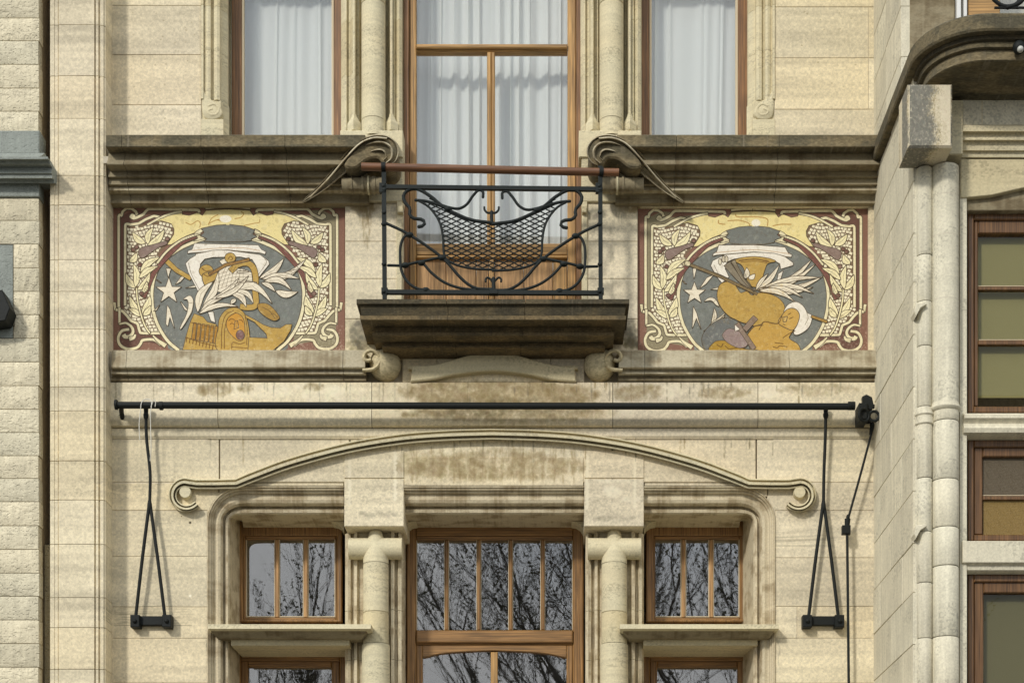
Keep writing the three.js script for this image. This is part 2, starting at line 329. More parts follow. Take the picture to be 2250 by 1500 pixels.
const grimyCarved = std({ name: 'stained_carved_stone', map: scaled(stainMap, 1.2, 0.9, 0.1, 0.45), color: tint(0.86, 0.83, 0.78), bumpMap: bumpFine, bumpScale: 0.0016 });
const sootStone = std({ name: 'black_crusted_stone', map: scaled(crustMap, 1.7, 1.0, 0.5, 0.3), color: tint(0.27, 0.25, 0.20), bumpMap: bumpMid, bumpScale: 0.003 });
const mortar = std({ name: 'mortar', color: tint(0.56, 0.50, 0.39), bumpMap: bumpMid, bumpScale: 0.002 });
const grey = [[0.92, 0.92, 0.92], [0.87, 0.86, 0.85], [0.97, 0.96, 0.95]].map((t, i) => std({ name: 'grey_limestone_' + i, map: scaled(greyStoneMap, 1.5, 1.5, i * 0.31, i * 0.17), color: tint(...t), bumpMap: bumpFine, bumpScale: 0.0016 }));
const roughStone = [[0.93, 0.90, 0.85], [0.84, 0.81, 0.76], [0.98, 0.94, 0.88], [0.88, 0.86, 0.82]].map((t, i) => std({ name: 'rough_stone_' + i, map: scaled(greyStoneMap, 0.9, 0.9, i * 0.27, i * 0.4), color: tint(...t), bumpMap: bumpMid, bumpScale: 0.009 }));
const blueStone = std({ name: 'blue_stone', map: scaled(greyStoneMap, 0.8), color: tint(0.36, 0.42, 0.49), bumpMap: bumpMid, bumpScale: 0.005, roughness: 0.75 });
const ironOf = (o) => new THREE.MeshPhysicalMaterial({ roughness: 0.6, metalness: 0, specularIntensity: 0.45, ...o });
const iron = ironOf({ name: 'black_iron', color: tint(0.010, 0.012, 0.011), bumpMap: scaled(roughBump, 0.25), bumpScale: 0.001 });
const ironGreen = ironOf({ name: 'painted_iron', color: tint(0.012, 0.016, 0.015), bumpMap: scaled(roughBump, 0.2), bumpScale: 0.001 });
const woodUp = std({ name: 'honey_oak', map: scaled(woodMap, 0.35, 1.6), color: tint(0.82, 0.66, 0.36), roughness: 0.55 });
const woodUpX = std({ name: 'honey_oak_across', map: scaled(woodMapAcross, 1.6, 0.35), color: tint(0.82, 0.66, 0.36), roughness: 0.55 });
const woodPale = std({ name: 'weathered_oak', map: scaled(woodMap, 0.3, 1.3, 0.4, 0.1), color: tint(0.80, 0.65, 0.44), roughness: 0.65 });
const woodLow = std({ name: 'varnished_oak', map: scaled(woodMap, 0.3, 1.4, 0.2, 0.5), color: tint(0.54, 0.40, 0.21), roughness: 0.42 });
const woodLowX = std({ name: 'varnished_oak_across', map: scaled(woodMapAcross, 1.4, 0.3, 0.2, 0.5), color: tint(0.54, 0.40, 0.21), roughness: 0.42 });
const woodDark = std({ name: 'dark_varnished_wood', map: scaled(woodMap, 0.3, 1.4, 0.7, 0.3), color: tint(0.29, 0.20, 0.115), roughness: 0.4 });
const woodBrown = std({ name: 'brown_painted_wood', map: scaled(woodMap, 0.3, 1.4, 0.7, 0.3), color: tint(0.42, 0.29, 0.175), roughness: 0.5 });
const putty = std({ name: 'putty', color: tint(0.62, 0.52, 0.36), roughness: 0.8 });
const waveMap = makeTex(256, 256, (u, v) => g3(fbm(u, v, 4, 3, 2, 161)));
const glass = new THREE.MeshPhysicalMaterial({ name: 'window_glass', color: 0xffffff, transmission: 1, thickness: 0, roughness: 0, ior: 2.3, bumpMap: scaled(waveMap, 0.5, 0.7), bumpScale: 0.00014 });
const glassThin = new THREE.MeshPhysicalMaterial({ name: 'clear_glass', color: tint(0.98, 0.99, 0.99), transmission: 1, thickness: 0, roughness: 0, ior: 1.85, bumpMap: scaled(waveMap, 0.6, 0.8), bumpScale: 0.0003 });
const bayGlass = new THREE.MeshPhysicalMaterial({ name: 'bay_glass', color: tint(0.97, 0.98, 0.96), transmission: 1, thickness: 0, roughness: 0, ior: 1.28 });
const voile = new THREE.MeshPhysicalMaterial({ name: 'white_voile', color: tint(0.95, 0.96, 0.92), transmission: 0.35, thickness: 0, roughness: 1, side: THREE.DoubleSide });
// ---------------------------------------------------------------- ground
{
  const asphalt = std({ name: 'asphalt', color: tint(0.06, 0.06, 0.06), bumpMap: scaled(roughBump, 0.7), bumpScale: 0.004 });
  const paving = std({ name: 'pavement_concrete', map: scaled(greyStoneMap, 1.1), color: tint(0.2, 0.195, 0.185), bumpMap: bumpMid, bumpScale: 0.003 });
  const g = new THREE.PlaneGeometry(240, 240); g.rotateX(-Math.PI / 2); g.translate(0, -0.13, 80);
  structure('street', metric(g.toNonIndexed()), asphalt, 'grey asphalt street in front of the houses');
  const p = wblock(-60, -0.3, 60, 0, 3.6, -14, 0.02); structure('pavement', p, paving, 'stone pavement along the foot of the houses');
  const q = wblock(-60, -0.3, 60, 0, 26, 10.4, 0.02); structure('pavement_far', q, paving, 'stone pavement across the street under the trees');
}

// ---------------------------------------------------------------- the town house
const house = thing('town_house', 'cream limestone town house front with two painted panels and a small central balcony', 'house', [0, 0, 0]);
const TOP = -330, BOT = 2640;
// mortar core with openings left free (boxes that do not overlap)
const core = [
  wblock(X(236), 0, X(455), Y(938), -0.005, -0.62, 0.001),
  wblock(X(455), 0, X(1700), Y(1640), -0.005, -0.62, 0.001),
  wblock(X(1700), 0, X(1925), Y(938), -0.005, -0.62, 0.001),
  wblock(X(236), Y(937.9), X(1925), Y(666), -0.05, -0.62, 0.001),
  wblock(X(236), Y(665.9), X(884), Y(320), -0.055, -0.62, 0.001), wblock(X(1284), Y(665.9), X(1925), Y(320), -0.055, -0.62, 0.001),
  wblock(X(236), Y(319.9), X(442), Y(TOP), -0.005, -0.62, 0.001), wblock(X(1702), Y(319.9), X(1925), Y(TOP), -0.005, -0.62, 0.001),
  wblock(X(455.2), Y(1067), X(1699.8), Y(938.2), -0.05, -0.62, 0.001),
  wblock(X(442.2), Y(-180), X(1701.8), Y(TOP), -0.005, -0.62, 0.001),
];
const wall = part('wall', core, mortar, house);
const stone = (g, m) => part('stone', g, m || pick(ashlar), wall);
const gap = 0.5;
function ashlarRows(x0, x1, ys, z = 0, mats = ashlar, splits = {}) {
  for (let i = 0; i < ys.length - 1; i++) {
    const xs = [x0, ...(splits[i] || []), x1];
    for (let k = 0; k < xs.length - 1; k++) stone(block(xs[k] + (k ? gap : 0), ys[i] + gap, xs[k + 1] - (k < xs.length - 2 ? gap : 0), ys[i + 1] - gap, z + rr(-0.001, 0.001), z - 0.2, 0.002), pick(mats));
  }
}
// upper walls
ashlarRows(236, 441, [TOP, -215, -100, 12, 120, 230, 345]);
ashlarRows(1703, 1924, [TOP, -215, -98, 15, 127, 240, 345], 0, ashlar, { 3: [1909], 4: [1909] });
// strips between panels and door
ashlarRows(758, 884, [320, 447, 530, 612, 700, 790]);
ashlarRows(1284, 1401, [320, 447, 530, 612, 700, 790]);
// course behind the small arch under the balcony, and wall under the panels
ashlarRows(884, 1284, [666, 770, 840], 0, ashlar, { 1: [960, 1210] });
stone(block(237, 770, 757, 842, -0.004, -0.2)); stone(block(1402, 776, 1924, 842, -0.004, -0.2));
stone(block(237, 320, 757, 452, -0.004, -0.2)); stone(block(1402, 320, 1924, 455, -0.004, -0.2));
// side margins of the panels
stone(block(1909, 455, 1924, 776, 0, -0.2));
// projecting course with rounded lower edge, in separate stones
{
  const prof = [[840, 0.045], [846, 0.05], [900, 0.05], [915, 0.056], [927, 0.05], [935, 0.034], [939, 0.012], [941, -0.002]];
  const xs = [240, 481, 818, 1346, 1664, 1926];
  for (let i = 0; i < xs.length - 1; i++) stone(hmould(prof, xs[i] + 0.7, xs[i + 1] - 0.7, -0.05), ashlar[[0, 2, 3, 1, 0][i]]);
  stone(hmould([[941.5, 0.012], [950, 0.014], [958, 0.012], [961, 0.004], [964, 0]], 240, 1926, -0.05), ashlar[0]);
}
// side walls beside the lower windows
ashlarRows(244, 455, [1122, 1222, 1333, 1402, 1500, 1570, 1640, 1730, 1830, 1930, 2040, 2150, 2260, 2400, BOT].slice(0, 7), 0);
ashlarRows(1704, 1924, [1122, 1225, 1332, 1402, 1500, 1570, 1640], 0, ashlar, { 2: [1752] });
const arcPts = (cx, cy, r, a0, a1, n = 10) => Array.from({ length: n + 1 }, (_, i) => { const a = (a0 + (a1 - a0) * i / n) * Math.PI / 180; return [cx + r * Math.cos(a), cy - r * Math.sin(a)]; });
// stones round the shoulders of the window heads and over them
stone(poly([[244, 1061], [479, 1061], [479, 1082], ...arcPts(533, 1146, 78, 118, 180, 8), [455, 1121], [244, 1121]], 0, -0.15, 0.003));
stone(poly([[481, 1061], [754, 1061], [754, 1067], [530, 1067], ...arcPts(533, 1146, 78, 95, 118, 4), [481, 1085]], 0, -0.15, 0.003));
stone(poly([[1924, 1061], [1688, 1061], [1688, 1082], ...arcPts(1626, 1146, 78, 40, 0, 8), [1704, 1121], [1924, 1121]], 0, -0.15, 0.003));
stone(poly([[1686, 1061], [1417, 1061], [1417, 1067], [1630, 1067], ...arcPts(1626, 1146, 78, 85, 45, 5), [1686, 1090]], 0, -0.15, 0.003));
{ const rows = [[244, 481], [483, 768], [770, 1345], [1347, 1662], [1664, 1924]]; for (const [a, b] of rows) stone(block(a, 966, b - 1, 1059, -0.001 + rr(-0.001, 0.001), -0.15), pick(ashlar)); }
// slightly proud field below the arch: three lintel stones and the two corbel piers
stone(block(888, 1004, 1282, 1067, 0.006, -0.1), ashlar[3]);
for (const [a, b] of [[756, 887], [1284, 1415]]) {
  stone(block(a, 1052, b, 1156, 0.008, -0.6, 0.004), ashlar[a === 756 ? 0 : 1]);
  stone(block(a, 990, b, 1050, 0.008, -0.1, 0.003), ashlar[a === 756 ? 4 : 3]);
}
// lower wall under the frame of the picture
ashlarRows(244, 1924, [1642, 1760, 1880, 2000, 2120, BOT].map((v) => v), 0, ashlar, { 0: [600, 900, 1300, 1600], 1: [500, 1100, 1500], 2: [700, 1200, 1700], 3: [500, 1000, 1400], 4: [640, 1150, 1600] });

// ---- upper cornice, left and right, in stones
function cornice(x0, x1, joints) {
  const c = part('cornice', hmould([[343, 0.19], [358, 0.19], [374, 0.12], [440, 0.03], [444, 0]], x0 + 1, x1 - 1, -0.05), mortar, house);
  const bands = [
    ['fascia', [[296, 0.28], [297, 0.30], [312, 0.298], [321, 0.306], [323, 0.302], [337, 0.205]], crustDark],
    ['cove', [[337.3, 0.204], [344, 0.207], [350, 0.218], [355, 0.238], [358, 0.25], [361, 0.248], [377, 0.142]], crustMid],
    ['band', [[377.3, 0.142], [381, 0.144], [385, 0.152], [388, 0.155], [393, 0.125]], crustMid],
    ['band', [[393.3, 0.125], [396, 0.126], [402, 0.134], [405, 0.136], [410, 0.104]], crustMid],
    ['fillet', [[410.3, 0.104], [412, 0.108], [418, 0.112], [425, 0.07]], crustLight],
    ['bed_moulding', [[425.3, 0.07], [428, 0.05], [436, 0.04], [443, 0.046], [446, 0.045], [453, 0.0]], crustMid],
  ];
  const xs = [x0, ...joints, x1];
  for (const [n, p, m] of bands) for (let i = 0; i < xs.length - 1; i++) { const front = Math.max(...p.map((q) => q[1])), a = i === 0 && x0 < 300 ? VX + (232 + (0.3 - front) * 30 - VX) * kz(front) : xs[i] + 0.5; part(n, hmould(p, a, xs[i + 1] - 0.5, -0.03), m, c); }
  return c;
}
cornice(234, 812, [290, 460, 640]); cornice(1352, 1924, [1480, 1700]);
// curling leaf ends of the cornice
function leafEnd(mir) {
  const f = (p) => (mir ? mirrorX(p, 1083) : p), off = mir ? -1 : 1;
  const base = part('cornice_leaf', poly(f(curve([[756, 362], [778, 330], [806, 306], [836, 299], [862, 308], [873, 330], [868, 352], [852, 364], [842, 360], [836, 352], [828, 346], [806, 350], [780, 368]], 50, true)), 0.318, 0.02, 0.012), crustDark, house);
  const mid = f(curve([[664, 444], [704, 414], [742, 378], [778, 341], [808, 319], [838, 314], [857, 326], [858, 346], [847, 357]], 40));
  const w = (t) => [Math.min(1.08, 0.16 + t * 2.6) * (1 - 0.5 * smooth(0.75, 1, t)), 0.36 + 1.04 * smooth(-0.1, 0.62, t), 0];
  part('leaf_fold', sweep(mid, [[-17 * off, 0.0], [-16 * off, 0.21], [-14 * off, 0.245], [-8 * off, 0.205], [-1 * off, 0.225], [2 * off, 0.25], [5 * off, 0.225], [11 * off, 0.2], [16 * off, 0.235], [17 * off, 0.2], [18 * off, 0.0]], w, 0.7), crustLight, base);
  const r = f(curve([[680, 434], [720, 394], [757, 350], [790, 316], [820, 303], [850, 304]], 26));
  part('leaf_rim', sweep(r, [[-3, 0.0], [-2.4, 0.235], [0, 0.25], [2.4, 0.235], [3, 0.0]], (t) => [1, 0.42 + 1.0 * smooth(-0.1, 0.6, t), 0], 0.9), crustLight, base);
  // turned stone arm under the leaf that carries the rail
  const z = 0.15, a = V(f([[752, 407]])[0][0], 407, z), b = V(f([[843, 407]])[0][0], 407, z);
  const arm = part('bracket_arm', cyl(a, b, 0.052, 0.056, 22), crustMid, house);
  for (const [x, w2, r2] of [[795, 5, 0.062], [808, 4, 0.064], [818, 8, 0.061], [772, 3, 0.060]]) part('ring', cyl(V(f([[x, 0]])[0][0], 407, z), V(f([[x + w2, 0]])[0][0], 407, z), r2, r2, 22), x === 808 ? carvedWarm : crustMid, arm);
}
leafEnd(false); leafEnd(true);

// ---- lower mouldings with scroll ends
function lowerMould(x0, x1, joints, mir) {
  const c = part('string_course', hmould([[772, 0.07], [838, 0.03], [840, 0]], Math.min(x0, x1) + 1, Math.max(x0, x1) - 1, -0.03), mortar, house);
  const bands = [['fascia', [[769, 0.07], [771, 0.095], [790, 0.1], [797, 0.116], [806, 0.122], [808, 0.118], [813, 0.075]], crustLight], ['fillet', [[813.3, 0.075], [815, 0.076], [819, 0.088], [821, 0.088], [826, 0.045]], crustLight], ['bed_moulding', [[826.3, 0.045], [829, 0.045], [834, 0.055], [836, 0.054], [844, 0]], crustMid]];
  const xs = [x0, ...joints, x1];
  for (const [n, p, m] of bands) for (let i = 0; i < xs.length - 1; i++) { const front = Math.max(...p.map((q) => q[1])), a = i === 0 && x0 < 300 ? VX + (243 - VX) * kz(front) : xs[i] + 0.5; part(n, hmould(p, a, xs[i + 1] - 0.5, -0.02), m, c); }
  const f = (p) => (mir ? mirrorX(p, 1082) : p), o = mir ? -1 : 1;
  const s = part('scroll_end', ball(V(f([[846, 0]])[0][0], 802, 0.015), 0.118, 1.0, 1.02, 1.0), carvedWarm, c);
  part('curl', sweep(f(curve([[796, 813], [818, 811], [831, 801], [835, 787], [827, 775], [814, 770], [803, 775], [800, 785], [806, 792], [815, 790]], 46)), [[-4.6 * o, 0.06], [-3.8 * o, 0.118], [0, 0.13], [3.8 * o, 0.118], [4.6 * o, 0.06]], null, 0.9), carvedWarm, s);
}
lowerMould(242, 806, [285, 757], false); lowerMould(1358, 1926, [1415, 1730], true);

// ---- small arched band under the balcony
{
  const up = curve([[905, 803], [955, 800], [1000, 788], [1040, 777], [1083, 773], [1126, 777], [1166, 788], [1212, 800], [1262, 805]], 40), lo = curve([[1266, 838], [1215, 834], [1160, 822], [1083, 814], [1000, 822], [950, 833], [902, 838]], 40);
  const a = part('arched_band', poly([...up, ...lo], 0.07, -0.05, 0.008), carvedWarm, house);
  part('ear', block(897, 803, 926, 811, 0.045, -0.02, 0.003), carvedWarm, a); part('ear', block(1238, 803, 1270, 811, 0.045, -0.02, 0.003), carvedWarm, a);
}
// ---- balcony slab, four stepped courses in three stones each
{
  part('slab_core', [taper([800, 1366, 664, 0.42], [802, 1364, 706, 0.42], -0.06), taper([828, 1339, 707, 0.3], [830, 1337, 742, 0.3], -0.06)], slabStone, house);
  const slab = part('balcony_slab', taper([850, 1318, 690, 0.185], [852, 1316, 778, 0.06], -0.06), slabStone, house);
  const cut = [0, 0.33, 0.62, 1];
  const row = (n, a, b, m) => { for (let i = 0; i < 3; i++) { const q = (r) => [r[0] + (r[1] - r[0]) * cut[i] + (i ? 0.5 : 0), r[0] + (r[1] - r[0]) * cut[i + 1] - (i < 2 ? 0.5 : 0), r[2], r[3]]; part(n, taper(q(a), q(b), -0.06), m, slab); } };
  row('slab_edge', [783, 1383, 657, 0.47], [783, 1383, 667, 0.472], sootStone);
  row('slab_edge', [790, 1376, 667.4, 0.452], [794, 1372, 693, 0.437], sootStone);
  row('slab_edge', [790, 1376, 693.4, 0.448], [791, 1375, 702, 0.452], slabStone);
  row('slab_step', [822, 1345, 719, 0.31], [824, 1343, 729, 0.308], slabStone);
  row('slab_step', [817, 1350, 729.4, 0.33], [818, 1349, 737, 0.338], slabStone);
  row('slab_step', [842, 1326, 753, 0.2], [843, 1325, 758, 0.2], slabStone);
  row('slab_step', [838, 1330, 758.4, 0.215], [839, 1329, 763, 0.222], slabStone);
}
// ---- sweeping arch moulding with scroll ends over the lower windows
{
  const spiral = (cx, cy, r0, r1, a0, a1, n) => Array.from({ length: n + 1 }, (_, i) => { const t = i / n, a = (a0 + (a1 - a0) * t) * Math.PI / 180, r = r0 + (r1 - r0) * t; return [cx + r * Math.cos(a), cy - r * Math.sin(a)]; });
  const half = [...spiral(407, 1086, 32, 26, 320, 95, 26), [430, 1064], [470, 1064], [518, 1063]];
  const rise = curve([[518, 1063], [560, 1046], [640, 1017], [760, 985], [880, 965], [980, 957], [1082, 954]], 40);
  const full = [...half, ...rise.slice(1)], right = mirrorX(full, 1082).reverse();
  const path = [...full, ...right.slice(1)];
  const prof = [[-12, -0.01], [-11, 0.05], [-8, 0.055], [-6.5, 0.002], [-3, 0.002], [-1.5, 0.07], [4, 0.072], [5, 0.024], [9, 0.018], [10, 0.045], [12, 0.045], [13, -0.01]];
  const a = part('arch_moulding', sweep(path, prof, (t) => { const e = Math.min(t, 1 - t); return [0.62 + 0.38 * smooth(0.02, 0.3, e), 1]; }, 0.35), carved, house);
  for (const x of [407, 1757]) { const g = new THREE.CylinderGeometry(0.041, 0.046, 0.05, 24).toNonIndexed(); g.rotateX(Math.PI / 2); const p = V(x, 1082, 0.03); g.translate(p.x, p.y, 0.025); part('scroll_eye', metric(g), carved, a); }
}
// ---- heads and jambs of the lower openings
const headProf = [[0, 0.012], [2, 0.014], [4, 0.0], [6, 0.002], [9, -0.004], [10, -0.022], [13, -0.022], [15, -0.024], [17, -0.045], [22, -0.048], [30, -0.04], [37, -0.05], [43, -0.075], [45, -0.12], [49, -0.125], [51, -0.095], [58, -0.1], [62, -0.115], [64, -0.15], [97, -0.56]];
{
  const jl = [[455, 1640], [455, 1500], [455, 1300], ...arcPts(533, 1146, 78, 180, 90, 14), [640, 1068], [755, 1068]];
  const jr = [[1415, 1068], [1520, 1068], ...arcPts(1626, 1146, 78, 90, 0, 14), [1704, 1300], [1704, 1500], [1704, 1640]];
  const inner = headProf.map(([o, z]) => [-o, z]);
  part('window_surround', sweep(jl, inner, (t) => 0.78 + 0.22 * smooth(0.15, 0.8, t), 0.45), grimyCarved, house);
  part('window_surround', sweep(jr, inner, (t) => 1 - 0.22 * smooth(0.2, 0.85, t), 0.45), grimyCarved, house);
  part('door_head', sweep([[887, 1068], [1085, 1068], [1283, 1068]], inner, null, 0.45), grimyCarved, house);
  // haunches under the heads of the lights
  for (const [a, b, y] of [[886, 1284, 1145], [755, 516, 1145], [1415, 1656, 1145]]) {
    const s = Math.sign(b - a), h = 28;
    part('haunch', poly([[a, y], [a + s * h, y], ...[0.25, 0.5, 0.75].map((t) => [a + s * h * (1 - Math.sin(t * 1.571)), y + h * (1 - Math.cos(t * 1.571))]), [a, y + h]], -0.3, -0.58, 0.002), carved, house);
    if (s > 0 && a === 886) part('haunch', poly([[b, y], [b - h, y], ...[0.25, 0.5, 0.75].map((t) => [b - h * (1 - Math.sin(t * 1.571)), y + h * (1 - Math.cos(t * 1.571))]), [b, y + h]], -0.3, -0.58, 0.002), carved, house);
  }
}
// ---- columns of the lower storey
const drum = (x, z, r, py0, py1, zr) => { const a = Y(py1, zr), b = Y(py0, zr); return lathe([[r - 0.004, a], [r, a + 0.004], [r, b - 0.004], [r - 0.004, b]], x, z); };
function lowerColumn(cx, sillSide) {
  const z = -0.11, x = X(cx, 0), r = 0.094;
  const col = part('column', drum(x, z, r, 1232, 1340, 0), carved, house);
  part('drum', drum(x, z, r * 1.01, 1340.6, 1410, 0), carvedWarm, col);
  part('drum', drum(x, z, r * 1.1, 1410.6, 1530, 0), carved, col); part('drum', drum(x, z, r * 1.1, 1530.6, 1640, 0), carvedWarm, col);
  // pointed head growing into a cross roll
  const y0 = Y(1231.5), y1 = Y(1192), y2 = Y(1152);
  part('pointed_head', lathe([[r, y0], [r, y0 + 0.05], [r * 0.93, y1 - 0.03], [r * 0.76, y1 + 0.02], [r * 0.62, y1 + 0.06], [r * 0.5, y2 - 0.03], [r * 0.2, y2 - 0.004]], x, z), carved, col);
  part('cross_roll', cyl(new THREE.Vector3(X(cx - 59), Y(1197), z), new THREE.Vector3(X(cx + 59), Y(1197), z), 0.078, 0.078, 28), carved, col);
  // moulded pier behind the shaft
  const p = [[cx - 64, -0.3], [cx - 64, -0.2], [cx - 58, -0.17], [cx - 52, -0.18], [cx - 50, -0.21], [cx - 46, -0.21], [cx - 44, -0.15], [cx - 38, -0.14], [cx - 34, -0.17], [cx - 30, -0.17], [cx + 30, -0.17], [cx + 34, -0.16], [cx + 37, -0.13], [cx + 44, -0.14], [cx + 46, -0.19], [cx + 50, -0.19], [cx + 53, -0.16], [cx + 60, -0.17], [cx + 64, -0.21], [cx + 64, -0.3]];
  const ys = [1157, 1330, 1440, 1540, 1640];
  const pier = part('moulded_pier', vmould(p, ys[0], ys[1] - 0.5, -0.6), grimyCarved, house);
  for (let i = 1; i < ys.length - 1; i++) part('pier_stone', vmould(p.map(([a, b]) => [a, b + rr(-0.002, 0.002)]), ys[i] + 0.4, ys[i + 1] - 0.4, -0.6), grimyCarved, pier);
}
lowerColumn(822); lowerColumn(1351);
// ---- sills
function sill(a, b, name) {
  const s = part('sill', taper([a + 5, b - 8, 1383, 0.085], [a + 22, b - 22, 1402, 0.01], -0.56), crustMid, house);
  part('sill_lip', taper([a, b, 1371, 0.115], [a + 1, b - 1, 1381, 0.118], -0.56), carved, s);
  part('sill_lip', taper([a + 1, b - 1, 1381.4, 0.116], [a + 6, b - 7, 1385, 0.09], -0.56), carved, s);
  part('lintel_under_sill', taper([a + 52, b - 48, 1400, -0.05], [a + 52, b - 48, 1418, -0.05], -0.56), carvedWarm, s);
}
sill(455, 815); sill(1362, 1713);

// ---- upper storey: jambs, piers, columns
function upperJamb(mir) {
  const f = (p) => (mir ? p.map(([x, z]) => [2144 - x, z]).reverse() : p);
  const prof = f([[441, -0.02], [441, 0.012], [446, 0.012], [447, -0.012], [449, -0.012], [452, 0.0], [457, 0.006], [462, 0.0], [464, -0.03], [468, -0.035], [470, -0.008], [476, -0.002], [482, -0.01], [484, -0.05], [490, -0.06], [500, -0.1], [503, -0.24], [503, -0.3]]);
  const j = part('window_jamb', vmould(prof, 110, 218, -0.45), carved, house);
  for (const [a, b] of [[TOP, -212], [-211.3, -96], [-95.3, 12], [12.7, 109.4]]) part('jamb_stone', vmould(prof, a, b, -0.45), pick([carved, carvedWarm]), j);
  const base = f([[441, -0.02], [441, 0.004], [490, 0.0], [492, -0.05], [503, -0.1], [503, -0.3]]);
  part('jamb_foot', vmould(base, 262, 350, -0.45), carved, j);
  part('jamb_foot', vmould(f([[441, -0.05], [441, -0.012], [484, -0.014], [490, -0.06], [503, -0.1], [503, -0.3]]), 218.4, 261.6, -0.45), carved, j);
  const g = (p) => (mir ? mirrorX(p, 1072) : p);
  part('foot_curl', poly(g(curve([[444, 190], [450, 206], [462, 218], [476, 228], [487, 244], [482, 257], [466, 262], [450, 258], [443, 240]], 36, true)), 0.004, -0.05, 0.004, [], 0.8), carved, j);
  part('foot_curl', sweep(g(curve([[456, 232], [470, 228], [480, 238], [474, 250], [460, 250], [456, 242], [466, 238]], 30)), [[-3, -0.01], [-2, 0.006], [0, 0.009], [2, 0.006], [3, -0.01]], null, 0.9), carved, j);
}
upperJamb(false); upperJamb(true);
function upperColumn(cx, mir) {
  const s = mir ? -1 : 1, z = -0.04, x = X(cx, 0), r = 0.088;
  const col = part('column', drum(x, z, r, 5, 262, 0), carved, house);
  part('drum', drum(x, z, r, TOP, 4.3, 0), carvedWarm, col);
  const y0 = Y(300), y1 = Y(262.5);
  part('column_foot', lathe([[r * 1.0, y0], [r * 1.02, y0 + 0.03], [r * 0.98, y0 + 0.06], [r, y1]], x, z), carved, col);
  const p = [[cx - 70, -0.3], [cx - 70, -0.14], [cx - 62, -0.09], [cx - 58, -0.09], [cx - 57, -0.12], [cx - 50, -0.11], [cx - 46, -0.06], [cx - 40, -0.06], [cx - 38, -0.1], [cx - 30, -0.09], [cx - 26, -0.12], [cx + 26, -0.12], [cx + 29, -0.16], [cx + 33, -0.16], [cx + 35, -0.1], [cx + 37, -0.1], [cx + 39, -0.14], [cx + 42, -0.08], [cx + 48, -0.07], [cx + 50, -0.1], [cx + 58, -0.06], [cx + 64, -0.08], [cx + 66, -0.14], [cx + 66, -0.3]];
  const pier = part('moulded_pier', vmould(p, 150, 290, -0.45), carved, house);
  for (const [a, b] of [[TOP, -150], [-149.4, 30], [30.6, 149.4]]) part('pier_stone', vmould(p.map(([q, w]) => [q, w + rr(-0.002, 0.002)]), a, b, -0.45), pick([carved, carvedWarm]), pier);
  for (const dx of [-42, 40]) {
    const b = V(cx + dx, 268, -0.03);
    const bell = part('bell_foot', lathe([[0.002, Y(283)], [0.05, Y(283)], [0.052, Y(270)], [0.05, Y(263)], [0.034, Y(256)], [0.018, Y(247)], [0.013, Y(241)]], b.x, -0.055, 4), carved, pier);
    part('bell_stem', cyl(new THREE.Vector3(b.x, Y(242), -0.055), new THREE.Vector3(b.x, Y(TOP), -0.055), 0.011, 0.011, 8), carved, bell);
  }
  part('pier_foot', block(cx - 72, 286, cx + 66, 345, 0.035, -0.45, 0.006), carved, pier);
  part('pier_foot', block(mir ? cx - 66 : cx - 26, 345.6, mir ? cx + 26 : cx + 66, 442, 0.02, -0.3, 0.004), carved, pier);
}
upperColumn(819, false); upperColumn(1344, true);
// stone reveals of the balcony door
for (const [a, b] of [[872, 886], [1278, 1290]]) { const l = part('door_jamb', vmould(a < 1000 ? [[a - 2, -0.02], [a, 0.016], [b - 4, 0.016], [b, 0.0], [b, -0.3]] : [[a, -0.3], [a, 0.0], [a + 4, 0.016], [b, 0.016], [b + 2, -0.02]], 442, 668, -0.4), carved, house); part('jamb_stop', block(a + 1, 452, b - 1, 466, 0.05, 0, 0.004), carvedWarm, l); }

// transom stones far above the side lights and the head over everything
part('head_course', block(442, TOP, 1702, -180, 0.02, -0.45, 0.004), ashlar[0], house);
part('roof_slab', wblock(X(110), Y(TOP) + 0.002, X(1925), Y(TOP) + 0.35, 0.3, -6, 0.01), carvedWarm, house);

// ---- interior: closed rooms
{
  const inn = [
    wblock(X(150), 0, X(160), Y(TOP), -0.64, -6, 0.001), wblock(X(2010), 0, X(2020), Y(TOP), -0.64, -6, 0.001), wblock(X(150), 0, X(2020), Y(TOP), -6.01, -6.2, 0.001),
    wblock(X(161), Y(940), X(2009), Y(800), -0.64, -6, 0.001), wblock(X(161), Y(1760), X(2009), Y(1660), -0.64, -6, 0.001),
  ];
  part('room', inn, std({ name: 'room_plaster', color: tint(0.22, 0.18, 0.14) }), house);
}
// ---------------------------------------------------------------- windows
const winBar = (w, name, x0, y0, x1, y1, zf, zb, m, c = 0.006) => part(name, block(x0, y0, x1, y1, zf, zb, c), m, w);
function paneIn(w, x0, y0, x1, y1, z, m = glass) { return part('pane', wblock(X(x0, z), Y(y1, z), X(x1, z), Y(y0, z), z, z - 0.004, 0.0003), m, w); }
